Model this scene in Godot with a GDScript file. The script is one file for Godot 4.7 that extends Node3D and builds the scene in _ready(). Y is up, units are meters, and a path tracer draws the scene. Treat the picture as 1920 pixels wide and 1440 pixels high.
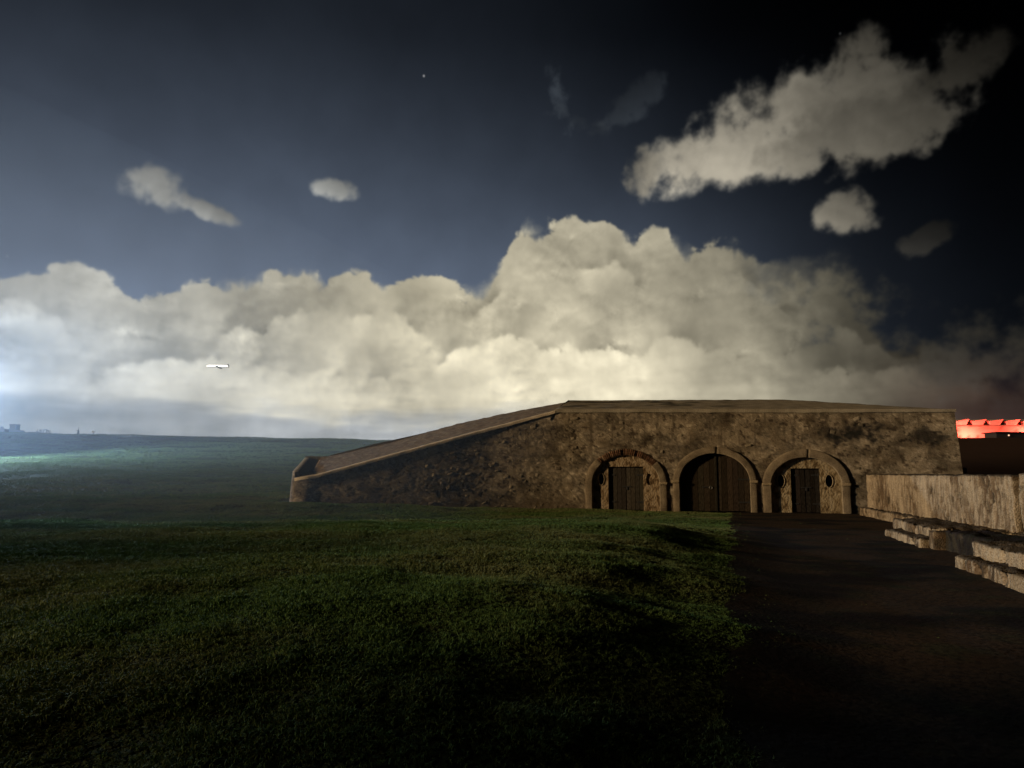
extends Node3D
# A night view over a lawn towards a long low stone casemate with three arched doorways, a weathered parapet with steps on the right,
# a red floodlit rampart far behind it and a bank of clouds lit by a town below the horizon. y is up, the camera looks along -z; plan positions are (x, depth).

const EYE := 1.65
const C := Vector2(8.85, 33.0)             # middle of the facade: x, depth
const TURN := 0.29671                      # the facade recedes to the left by 17 degrees
var curve_p := PackedVector2Array()        # plan of the facade, every 0.1 m of its length
var curve_n := PackedVector2Array()        # inward normals
var curve_s0 := 0.0
const STEP := 0.1
var rough_noise: FastNoiseLite
var wide_noise: FastNoiseLite
var stone_noise: FastNoiseLite
var grain_noise: FastNoiseLite
var streak_noise: FastNoiseLite
var rng := RandomNumberGenerator.new()
var wm := {}                               # materials


func _ready():
	rng.seed = 7
	# ------------------------------------------------------------ camera, sky, light, exposure
	var cam := Camera3D.new()
	cam.name = "camera"
	cam.position = Vector3(0, EYE, 0)
	cam.rotation_degrees = Vector3(6.6, 0, 0)
	cam.fov = 53.07
	cam.near = 0.1
	cam.far = 9000.0
	add_child(cam)
	var env := Environment.new()
	env.background_mode = Environment.BG_SKY
	var sky := Sky.new()
	var pano := PanoramaSkyMaterial.new()
	pano.panorama = ImageTexture.create_from_image(sky_image())
	sky.sky_material = pano
	env.sky = sky
	env.sky_rotation = Vector3(0, PI, 0)   # the middle of the picture of the sky lies ahead, over -z
	env.background_energy_multiplier = 1.0
	env.tonemap_mode = Environment.TONE_MAPPER_LINEAR
	env.tonemap_exposure = 1.0
	env.volumetric_fog_enabled = true
	env.volumetric_fog_density = 0.0
	env.sdfgi_enabled = true
	env.ssao_enabled = true
	env.ssil_enabled = true
	var we := WorldEnvironment.new()
	we.name = "world"
	we.environment = env
	add_child(we)
	var sun := DirectionalLight3D.new()    # the sodium glow of the town, low on the left
	sun.name = "town_glow"
	var el := deg_to_rad(12.0)
	var off := deg_to_rad(13.0)
	sun.look_at_from_position(Vector3(-cos(el) * cos(off), sin(el), cos(el) * sin(off)) * 60.0, Vector3.ZERO)
	sun.light_color = Color(1.0, 0.88, 0.70)
	sun.light_energy = 1.08
	sun.light_angular_distance = 3.0
	sun.shadow_enabled = true
	sun.sky_mode = DirectionalLight3D.SKY_MODE_LIGHT_ONLY
	add_child(sun)

	rough_noise = noise(FastNoiseLite.TYPE_SIMPLEX_SMOOTH, 0.9, 4, 3)
	wide_noise = noise(FastNoiseLite.TYPE_SIMPLEX_SMOOTH, 0.16, 3, 9)
	grain_noise = noise(FastNoiseLite.TYPE_SIMPLEX_SMOOTH, 3.2, 3, 17)
	streak_noise = noise(FastNoiseLite.TYPE_SIMPLEX_SMOOTH, 1.0, 3, 29)
	stone_noise = noise(FastNoiseLite.TYPE_CELLULAR, 3.6, 1, 41)
	stone_noise.cellular_return_type = FastNoiseLite.RETURN_DISTANCE2_SUB
	stone_noise.cellular_jitter = 0.9
	make_curve()
	make_materials()
	# ------------------------------------------------------------ large structure
	build_ground()
	build_path()
	build_casemate()
	build_parapet()
	build_rampart()
	# ------------------------------------------------------------ objects and small details
	build_distance()
	build_floodlight_mast()
	build_shade_trees()
	build_grass()


# ---------------------------------------------------------------- helpers
func numbered(called: String, parent: Node) -> String:
	if not parent.has_node(called):
		return called
	var k := 1
	while parent.has_node("%s_%03d" % [called, k]):
		k += 1
	return "%s_%03d" % [called, k]


func obj(called: String, m: Mesh, material: Material, parent: Node = self) -> MeshInstance3D:
	var o := MeshInstance3D.new()
	o.name = numbered(called, parent)
	o.mesh = m
	o.material_override = material
	parent.add_child(o, true)
	return o


func thing(called: String, label: String, category: String, at := Vector3.ZERO, turn := 0.0, group := "") -> Node3D:
	var o := Node3D.new()
	o.name = numbered(called, self)
	add_child(o)
	o.position = at
	o.rotation.y = turn
	o.set_meta("label", label)
	o.set_meta("category", category)
	if group:
		o.set_meta("group", group)
	return o


func structure(o: Node, label: String, kind := "structure"):
	o.set_meta("kind", kind)
	o.set_meta("label", label)


func plain(c: Color, rough := 0.9, metal := 0.0) -> StandardMaterial3D:
	var m := StandardMaterial3D.new()
	m.albedo_color = c.linear_to_srgb()
	m.roughness = rough
	m.metallic = metal
	return m


func ramp(stops: Array) -> Gradient:
	var g := Gradient.new()
	var o := PackedFloat32Array()
	var c := PackedColorArray()
	for s in stops:
		o.append(s[0])
		c.append((s[1] as Color).linear_to_srgb())
	g.offsets = o
	g.colors = c
	return g


func noise_texture(n: FastNoiseLite, size: int, stops: Array) -> NoiseTexture2D:
	var t := NoiseTexture2D.new()
	t.width = size
	t.height = size
	t.seamless = true
	t.seamless_blend_skirt = 0.3
	t.generate_mipmaps = false
	t.noise = n
	if stops.size():
		t.color_ramp = ramp(stops)
	return t


func make_materials():
	# turf: short grass seen from afar, relief of tufts
	var turf := StandardMaterial3D.new()
	turf.vertex_color_use_as_albedo = true
	turf.albedo_texture = noise_texture(noise(FastNoiseLite.TYPE_SIMPLEX_SMOOTH, 0.03, 5, 51), 1024, [[0.25, Color(0.55, 0.5, 0.5)], [0.5, Color(0.95, 0.95, 0.9)], [0.75, Color(1.0, 1.0, 0.85)]])
	turf.heightmap_enabled = true
	turf.heightmap_texture = noise_texture(noise(FastNoiseLite.TYPE_SIMPLEX_SMOOTH, 0.045, 4, 52), 1024, [])
	turf.heightmap_scale = 14.0
	turf.roughness = 1.0
	turf.metallic_specular = 0.1
	wm.turf = turf
	var dirt := StandardMaterial3D.new()
	dirt.vertex_color_use_as_albedo = true
	dirt.albedo_texture = noise_texture(noise(FastNoiseLite.TYPE_SIMPLEX_SMOOTH, 0.02, 6, 61), 1024, [[0.2, Color(0.35, 0.33, 0.3)], [0.5, Color(0.8, 0.76, 0.7)], [0.8, Color(1.0, 0.95, 0.88)]])
	dirt.heightmap_enabled = true
	dirt.heightmap_texture = noise_texture(noise(FastNoiseLite.TYPE_SIMPLEX_SMOOTH, 0.03, 6, 62), 1024, [])
	dirt.heightmap_scale = 0.5
	dirt.roughness = 0.95
	dirt.metallic_specular = 0.2
	wm.dirt = dirt
	# stone and plaster: tone from vertex colours, grain and pores from noise
	var stone := StandardMaterial3D.new()
	stone.vertex_color_use_as_albedo = true
	stone.uv1_triplanar = true
	stone.uv1_scale = Vector3(0.8, 0.8, 0.8)
	stone.albedo_texture = noise_texture(noise(FastNoiseLite.TYPE_SIMPLEX_SMOOTH, 0.025, 6, 71), 1024, [[0.2, Color(0.45, 0.40, 0.34)], [0.42, Color(0.85, 0.82, 0.78)], [0.7, Color(1, 1, 1)]])
	stone.heightmap_enabled = true
	stone.heightmap_texture = noise_texture(noise(FastNoiseLite.TYPE_SIMPLEX_SMOOTH, 0.03, 6, 72), 1024, [])
	stone.heightmap_scale = 4.0
	stone.roughness = 0.95
	stone.metallic_specular = 0.2
	wm.stone = stone
	var wood := StandardMaterial3D.new()
	wood.vertex_color_use_as_albedo = true
	wood.uv1_triplanar = true
	wood.uv1_scale = Vector3(2.6, 0.3, 2.6)
	wood.albedo_texture = noise_texture(noise(FastNoiseLite.TYPE_SIMPLEX_SMOOTH, 0.03, 5, 81), 512, [[0.2, Color(0.3, 0.28, 0.26)], [0.5, Color(0.8, 0.78, 0.75)], [0.8, Color(1, 1, 1)]])
	wood.heightmap_enabled = true
	wood.heightmap_texture = wood.albedo_texture
	wood.heightmap_scale = 1.2
	wood.roughness = 0.9
	wood.metallic_specular = 0.2
	wm.wood = wood
	wm.stain = noise_texture(noise(FastNoiseLite.TYPE_SIMPLEX_SMOOTH, 0.010, 7, 91), 1024, [[0.25, Color(0.35, 0.30, 0.24)], [0.45, Color(0.75, 0.70, 0.62)], [0.55, Color(0.95, 0.92, 0.86)], [0.68, Color(1.15, 1.12, 1.05)]])
	wm.iron = plain(Color(0.012, 0.011, 0.01), 0.7, 0.3)
	wm.dark = plain(Color(0.012, 0.012, 0.012), 1.0)


# a mesh from a grid of points (w across, h along), front side towards the viewer when u runs right and v runs up; cells can be left out
func grid_mesh(pts: PackedVector3Array, w: int, h: int, cols: PackedColorArray, uvs: PackedVector2Array, skip: PackedByteArray) -> ArrayMesh:
	var nor := PackedVector3Array()
	nor.resize(w * h)
	for j in h:
		for i in w:
			var du := pts[j * w + mini(i + 1, w - 1)] - pts[j * w + maxi(i - 1, 0)]
			var dv := pts[mini(j + 1, h - 1) * w + i] - pts[maxi(j - 1, 0) * w + i]
			nor[j * w + i] = du.cross(dv).normalized()
	var idx := PackedInt32Array()
	for j in h - 1:
		for i in w - 1:
			if skip.size() and skip[j * w + i]:
				continue
			var a := j * w + i
			idx.append_array([a, a + w, a + 1, a + 1, a + w, a + w + 1])
	var arr := []
	arr.resize(Mesh.ARRAY_MAX)
	arr[Mesh.ARRAY_VERTEX] = pts
	arr[Mesh.ARRAY_NORMAL] = nor
	arr[Mesh.ARRAY_INDEX] = idx
	if cols.size():
		arr[Mesh.ARRAY_COLOR] = cols
	if uvs.size():
		arr[Mesh.ARRAY_TEX_UV] = uvs
	var m := ArrayMesh.new()
	m.add_surface_from_arrays(Mesh.PRIMITIVE_TRIANGLES, arr)
	return m


# a box of rough stone: six subdivided faces, rounded edges, every point moved by a noise field so that the faces stay joined
# tint(p) gives the colour of a point, push(p, n) its relief along the face
func rough_box(size: Vector3, cell: float, round_by: float, amount: float, offset: Vector3, tint: Callable, push: Callable) -> ArrayMesh:
	var st := SurfaceTool.new()
	st.begin(Mesh.PRIMITIVE_TRIANGLES)
	st.set_smooth_group(0)
	var half := size / 2.0
	for f in 6:
		var n := Vector3.ZERO
		n[f % 3] = 1.0 if f < 3 else -1.0
		var u := Vector3.ZERO
		u[(f + 1) % 3] = 1.0
		var v := n.cross(u)
		var lu := absf(size.dot(u))
		var lv := absf(size.dot(v.abs()))
		var nu := clampi(int(ceil(lu / cell)), 1, 700)
		var nv := clampi(int(ceil(lv / cell)), 1, 200)
		var row := []
		for j in nv + 1:
			var line := []
			for i in nu + 1:
				var p := n * half.dot(n.abs()) + u * (float(i) / nu - 0.5) * lu + v * (float(j) / nv - 0.5) * lv
				var inner := Vector3(clampf(p.x, -half.x + round_by, half.x - round_by), clampf(p.y, -half.y + round_by, half.y - round_by), clampf(p.z, -half.z + round_by, half.z - round_by))
				var out_n := (p - inner).normalized() if p.distance_to(inner) > 1e-5 else n
				p = inner + out_n * round_by
				var q := p + offset
				var d := Vector3(rough_noise.get_noise_3d(q.x * 2.0, q.y * 2.0, q.z * 2.0), rough_noise.get_noise_3d(q.x * 2.0 + 31.0, q.y * 2.0, q.z * 2.0), rough_noise.get_noise_3d(q.x * 2.0, q.y * 2.0 + 57.0, q.z * 2.0)) * amount
				d += out_n * float(push.call(q, out_n))
				line.append([p + d, tint.call(q, out_n)])
			row.append(line)
		for j in nv:
			for i in nu:
				for k in [[0, 0], [1, 1], [1, 0], [0, 0], [0, 1], [1, 1]]:
					var w: Array = row[j + k[1]][i + k[0]]
					st.set_color(w[1])
					st.add_vertex(w[0])
	st.index()
	st.generate_normals()
	return st.commit()


func no_push(_p: Vector3, _n: Vector3) -> float:
	return 0.0


# a straight box with chamfered edges
func bevel_box(size: Vector3, bevel: float, c := Color.WHITE, centre := Vector3.ZERO, st: SurfaceTool = null) -> SurfaceTool:
	if st == null:
		st = SurfaceTool.new()
		st.begin(Mesh.PRIMITIVE_TRIANGLES)
	st.set_smooth_group(-1)
	st.set_color(c)
	var h := size / 2.0
	var b := minf(bevel, minf(h.x, minf(h.y, h.z)) * 0.9)
	var add := func(a: Array):
		var mid := Vector3.ZERO
		for p in a:
			mid += p
		mid /= a.size()
		var flip: bool = ((a[1] - a[0]) as Vector3).cross(a[2] - a[0]).dot(mid) > 0.0
		for k in range(1, a.size() - 1):
			for p in ([a[0], a[k + 1], a[k]] if flip else [a[0], a[k], a[k + 1]]):
				st.add_vertex(p + centre)
	for axis in 3:
		var x := (axis + 1) % 3
		var y := (axis + 2) % 3
		for s in [-1.0, 1.0]:
			var face := []
			for k in [[-1, -1], [1, -1], [1, 1], [-1, 1]]:
				var p := Vector3.ZERO
				p[axis] = s * h[axis]
				p[x] = k[0] * (h[x] - b)
				p[y] = k[1] * (h[y] - b)
				face.append(p)
			add.call(face)
			for t in [-1.0, 1.0]:
				var edge := []
				for k in [-1, 1]:
					var p := Vector3.ZERO
					p[x] = s * h[x]
					p[y] = t * (h[y] - b)
					p[axis] = k * (h[axis] - b)
					edge.append(p)
				for k in [1, -1]:
					var p := Vector3.ZERO
					p[x] = s * (h[x] - b)
					p[y] = t * h[y]
					p[axis] = k * (h[axis] - b)
					edge.append(p)
				add.call(edge)
	for s in 8:
		var q := Vector3(1 if s & 1 else -1, 1 if s & 2 else -1, 1 if s & 4 else -1)
		add.call([q * (h - Vector3(0, b, b)), q * (h - Vector3(b, 0, b)), q * (h - Vector3(b, b, 0))])
	return st


func done(st: SurfaceTool) -> ArrayMesh:
	st.generate_normals()
	return st.commit()


# ---------------------------------------------------------------- ground
func path_edge(d: float) -> float:          # x of the lawn's edge along the path, at a depth
	return 0.1 + 0.28 * d + 0.30 * wide_noise.get_noise_1d(d * 1.6) + 0.12 * rough_noise.get_noise_1d(d * 1.7)


func ground_y(x: float, d: float) -> float:
	var y := 0.0
	# the lawn lies a little higher than the path and falls towards it and towards the camera
	var inward := path_edge(clampf(d, -10.0, 33.0)) - x
	y += 0.60 * smoothstep(-1.5, 3.0, inward) * smoothstep(27.0, 15.0, d) * smoothstep(-2.0, 8.0, d)
	y -= 0.10 * smoothstep(9.0, 2.0, d)
	y += 0.48 * smoothstep(24.0, 35.0, d) * smoothstep(2.0, -10.0, x)
	# the glacis: a long bank rising to a ridge, and the land behind it
	var ridge := 5.84 - (x + 18.0) * 0.0195 if x < 20.0 else lerpf(5.1, 6.9, smoothstep(20.0, 66.0, x))
	ridge = minf(ridge, 9.0)
	var t := clampf((d - 42.0) / 68.0, 0.0, 1.0)
	y += ridge * (0.35 * t * t + 0.65 * t) * (1.0 if x < 10.0 else lerpf(1.0, t, smoothstep(10.0, 30.0, x)))
	if d > 112.0:
		y = lerpf(y, (7.1 if x > 40.0 else y), smoothstep(112.0, 122.0, d))
		y -= smoothstep(116.0, 200.0, d) * (16.0 if x < 40.0 else 0.0) + smoothstep(220.0, 420.0, d) * (22.0 if x > 40.0 else 8.0)
	# unevenness
	var far := smoothstep(14.0, 40.0, d)
	y += (0.06 + 0.14 * far) * wide_noise.get_noise_2d(x * 0.5 + 7.0, d * 0.9) * smoothstep(140.0, 100.0, d) * (1.0 if d > 36.0 else smoothstep(-1.0, 3.0, inward))
	if d < 70.0:
		y += 0.085 * rough_noise.get_noise_2d(x * 0.33 + 60.0, d * 0.22) * smoothstep(-0.5, 1.5, inward) * smoothstep(70.0, 50.0, d)
	if d > 40.0 and d < 118.0:
		y += 0.12 * wide_noise.get_noise_2d(x * 0.5, d * 0.5) * smoothstep(40.0, 55.0, d) * smoothstep(110.0, 96.0, d)
	if d < 90.0:
		y += 0.035 * rough_noise.get_noise_2d(x * 0.45, d * 0.6) * (1.0 if inward > 0.0 else 0.4)
	return y


func spread(lo: float, hi: float, cell: float, far_lo: float, far_hi: float) -> PackedFloat32Array:
	var a := PackedFloat32Array()
	var x := lo
	var s := cell
	while x > far_lo:
		s *= 1.17
		x -= s
		a.append(x)
	a.reverse()
	x = lo
	while x < hi:
		a.append(x)
		x += cell
	s = cell
	a.append(x)
	while x < far_hi:
		s *= 1.13
		x += s
		a.append(x)
	return a


func build_ground():
	var xs := spread(-26.0, 18.0, 0.22, -3000.0, 3000.0)
	var ds := spread(1.0, 44.0, 0.22, -3000.0, 3000.0)
	var w := xs.size()
	var h := ds.size()
	var pts := PackedVector3Array()
	var cols := PackedColorArray()
	var uvs := PackedVector2Array()
	for j in h:
		for i in w:
			var x := xs[i]
			var d := ds[j]
			pts.append(Vector3(x, ground_y(x, d), -d))
			uvs.append(Vector2(x, d) / 3.3)
			var n := wide_noise.get_noise_2d(x * 0.7, d * 1.3)
			var m := rough_noise.get_noise_2d(x * 0.5 + 9.0, d * 0.5)
			var g := Color(0.046, 0.058, 0.022).lerp(Color(0.066, 0.062, 0.030), clampf(0.45 + 0.9 * n + 0.5 * m, 0.0, 1.0))
			g = g.lerp(Color(0.036, 0.050, 0.021).lerp(Color(0.046, 0.050, 0.028), clampf(0.5 + 1.2 * n, 0.0, 1.0)), smoothstep(46.0, 64.0, d))
			if x > path_edge(clampf(d, -10.0, 33.0)) and (d < 34.0 or x > 14.0) and d < 120.0:
				g = Color(0.03, 0.021, 0.013).lerp(Color(0.015, 0.010, 0.008), smoothstep(30.0, 36.0, d)).lerp(Color(0.06, 0.038, 0.028), smoothstep(78.0, 100.0, d))  # shaded hollow and lit slope below the rampart are put into the colour
			cols.append(g)
	structure(obj("ground", grid_mesh(pts, w, h, cols, uvs, PackedByteArray()), wm.turf), "wide dark lawn rising to a long grassy ridge on the left")


func build_path():
	var w := 46
	var h := 190
	var pts := PackedVector3Array()
	var cols := PackedColorArray()
	var uvs := PackedVector2Array()
	for j in h:
		var d := lerpf(-6.0, 32.9, float(j) / (h - 1))
		for i in w:
			var t := float(i) / (w - 1)
			var x := lerpf(path_edge(d) - 0.04, 8.0 + 0.26 * d, t)
			var n := wide_noise.get_noise_2d(x * 2.2 + 80.0, d * 2.6)
			var m := rough_noise.get_noise_2d(x * 0.9, d * 1.2 + 40.0)
			pts.append(Vector3(x, ground_y(x, d) + 0.012 + 0.02 * m * sin(PI * t), -d))
			uvs.append(Vector2(x, d) / 2.6)
			var c := Color(0.040, 0.026, 0.014).lerp(Color(0.008, 0.007, 0.006), smoothstep(-0.15, 0.35, n + 0.5 * m))
			cols.append(c.lerp(Color(0.03, 0.03, 0.013), smoothstep(0.25, 0.5, m) * 0.6))
	structure(obj("path", grid_mesh(pts, w, h, cols, uvs, PackedByteArray()), wm.dirt), "bare brown earth path along the lawn to the arched doors")


# ---------------------------------------------------------------- casemate
func make_curve():
	# right of the middle the wall is straight; to the left it bends towards the camera, and at its end it turns the corner and runs back
	var right := []
	var s := 0.0
	while s < 9.6:
		right.append([C + s * Vector2(cos(TURN), -sin(TURN)), TURN])
		s += STEP
	var left := []
	var p := C
	s = 0.0
	while s < 24.4:
		s += STEP
		var t := smoothstep(5.5, 11.5, s)
		var a := deg_to_rad(17.0 - 26.5 * t) + deg_to_rad(90.0) * clampf((s - 18.2) / 1.15, 0.0, 1.0)
		p += STEP * Vector2(-cos(a), sin(a))
		left.append([p, a])
	curve_s0 = -STEP * left.size()
	left.reverse()
	for q in left + right:
		curve_p.append(q[0])
		curve_n.append(Vector2(sin(q[1]), cos(q[1])))


func fac_straight(s: float, v: float, d: float) -> Vector3:   # the same without turning the corner
	if s >= -18.2:
		return fac(s, v, d)
	var p := fac(-18.2, v, d)
	return p + (p - fac(-17.9, v, d)).normalized() * (-18.2 - s)


func fac(s: float, v: float, d: float) -> Vector3:      # a point of the casemate: along its face, height, inwards; in its own axes
	var k := (s - curve_s0) / STEP - 1.0
	if s > -5.0 or k >= curve_p.size() - 1:
		return Vector3(s, v, -d)
	var i := clampi(int(floor(k)), 0, curve_p.size() - 2)
	var t := k - i
	var p := curve_p[i].lerp(curve_p[i + 1], t) + curve_n[i].lerp(curve_n[i + 1], t).normalized() * d - C
	return Vector3(p.x * cos(TURN) - p.y * sin(TURN), v, -(p.x * sin(TURN) + p.y * cos(TURN)))


const LIP_S := [-18.75, -17.83, -16.5, -13.04, -10.63, -8.18, -7.0, -3.33, 2.59, 8.9]
const LIP_V := [1.40, 1.51, 1.88, 2.84, 3.51, 4.17, 4.47, 4.40, 4.25, 4.13]


func lip(s: float) -> float:
	if s < -18.78:
		return lerpf(1.68, 2.40, clampf((-18.78 - s) / 5.4, 0.0, 1.0)) + 0.02 * rough_noise.get_noise_1d(s * 3.0)
	return pwl(LIP_S, LIP_V, s) + 0.012 * rough_noise.get_noise_1d(s * 2.5)


# the three arches: left, right, spring height, rise of the opening; width of the surround and how far it stands proud
const ARCHES := [[-5.49, -2.53, 1.18, 1.24, 0.32, 0.13], [-1.67, 1.22, 1.26, 1.22, 0.29, 0.15], [2.07, 4.78, 1.16, 1.13, 0.34, 0.16]]


func in_arch(s: float, v: float, grow: float) -> bool:
	for a in ARCHES:
		var m: float = (a[0] + a[1]) / 2.0
		var hw: float = (a[1] - a[0]) / 2.0 + grow
		if absf(s - m) > hw:
			continue
		if v < a[2] or pow((s - m) / hw, 2.0) + pow((v - a[2]) / (a[3] + grow), 2.0) < 1.0:
			return true
	return false


# old plaster over rubble: [relief towards the viewer in metres, colour]
func wall_face(s: float, v: float) -> Array:
	var w := wide_noise.get_noise_2d(s * 2.2 + 3.0, v * 3.2)
	var n := rough_noise.get_noise_2d(s * 1.1, v * 1.5)
	var g := grain_noise.get_noise_2d(s * 1.2, v * 1.6)
	# more of the plaster is gone on the left and low down
	var kept := 0.36 + 0.30 * smoothstep(-8.0, 3.0, s) * smoothstep(0.4, 1.8, v) - 0.25 * smoothstep(0.9, 0.2, v)
	kept = smoothstep(-0.10, 0.10, kept - 0.22 + 1.0 * w + 0.75 * n + 0.18 * g)
	var cell := clampf(stone_noise.get_noise_2d(s * 0.9 + 0.16 * n, v * 1.45 + 0.2 * g) + 1.0, 0.0, 1.0)   # 0 in the joints
	var joint := smoothstep(0.28, 0.06, cell)
	var tone := 0.5 + 0.5 * wide_noise.get_noise_2d(s * 9.0, v * 12.0)
	var rubble := Color(0.26, 0.21, 0.145).lerp(Color(0.18, 0.155, 0.12), tone).lerp(Color(0.36, 0.30, 0.22), smoothstep(0.62, 0.8, tone))
	rubble = rubble.lerp(Color(0.105, 0.08, 0.055), joint * 0.55) * (0.95 + 0.7 * g)
	var plaster := Color(0.31, 0.255, 0.18).lerp(Color(0.18, 0.145, 0.10), clampf(0.5 + 1.1 * n + 0.6 * w, 0.0, 1.0))
	var g2 := grain_noise.get_noise_2d(s * 2.3 + 70.0, v * 2.9)
	plaster = plaster.lerp(Color(0.43, 0.36, 0.26), smoothstep(0.10, 0.42, g + 0.5 * w + 0.4 * g2) * 0.75)
	plaster = plaster.lerp(Color(0.15, 0.115, 0.075), smoothstep(0.14, 0.40, g2 - 0.4 * g) * 0.7)
	# fallen spots in the plaster
	var blot := rough_noise.get_noise_2d(s * 1.9 + 50.0, v * 2.3)
	var pit := smoothstep(0.22, 0.40, g * 0.7 + 0.75 * blot + 0.25 * w)
	plaster = plaster.lerp(Color(0.075, 0.056, 0.038), pit)
	plaster = plaster.lerp(Color(0.13, 0.10, 0.065), smoothstep(0.05, 0.45, rough_noise.get_noise_2d(s * 0.8 + 90.0, v * 1.1) + 0.3 * g2) * 0.7)
	var c := rubble.lerp(plaster, kept) * clampf(1.0 + 0.9 * rough_noise.get_noise_2d(s * 0.55 + 15.0, v * 0.9) + 0.5 * g2, 0.45, 1.5)
	var relief := lerpf(-0.002 + 0.013 * smoothstep(0.05, 0.45, cell) + 0.014 * n + 0.010 * g - 0.010 * joint, 0.030 + 0.014 * n + 0.007 * g - 0.024 * pit, kept)
	# run-off streaks, soot and damp
	var streak := smoothstep(0.15, 0.6, streak_noise.get_noise_2d(s * 3.2, v * 0.35)) * smoothstep(1.0, 3.6, v)
	c = c.lerp(Color(0.085, 0.066, 0.045), streak * 0.7)
	var soot := smoothstep(1.15, 0.2, sqrt(pow((s - 5.5) / 1.25, 2.0) + pow((v - 3.25) / 0.55, 2.0)) - 0.9 * n - 0.5 * g)
	soot = maxf(soot, 0.8 * smoothstep(0.9, 0.3, sqrt(pow((s - 8.0) / 0.9, 2.0) + pow((v - 3.1) / 0.4, 2.0)) - 0.9 * n - 0.6 * g))
	soot = maxf(soot, 0.7 * smoothstep(0.9, 0.3, sqrt(pow((s + 11.2) / 1.2, 2.0) + pow((v - 1.2) / 0.6, 2.0)) - 1.1 * n - 0.8 * g))
	c = c.lerp(Color(0.026, 0.024, 0.022), clampf(soot, 0.0, 1.0))
	relief *= lerpf(0.3, 0.75, smoothstep(-11.0, -6.0, s))
	relief -= 0.03 * soot * maxf(0.0, 0.5 + g)
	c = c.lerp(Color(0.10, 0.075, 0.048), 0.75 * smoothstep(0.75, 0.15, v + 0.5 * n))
	return [relief, c]


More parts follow.
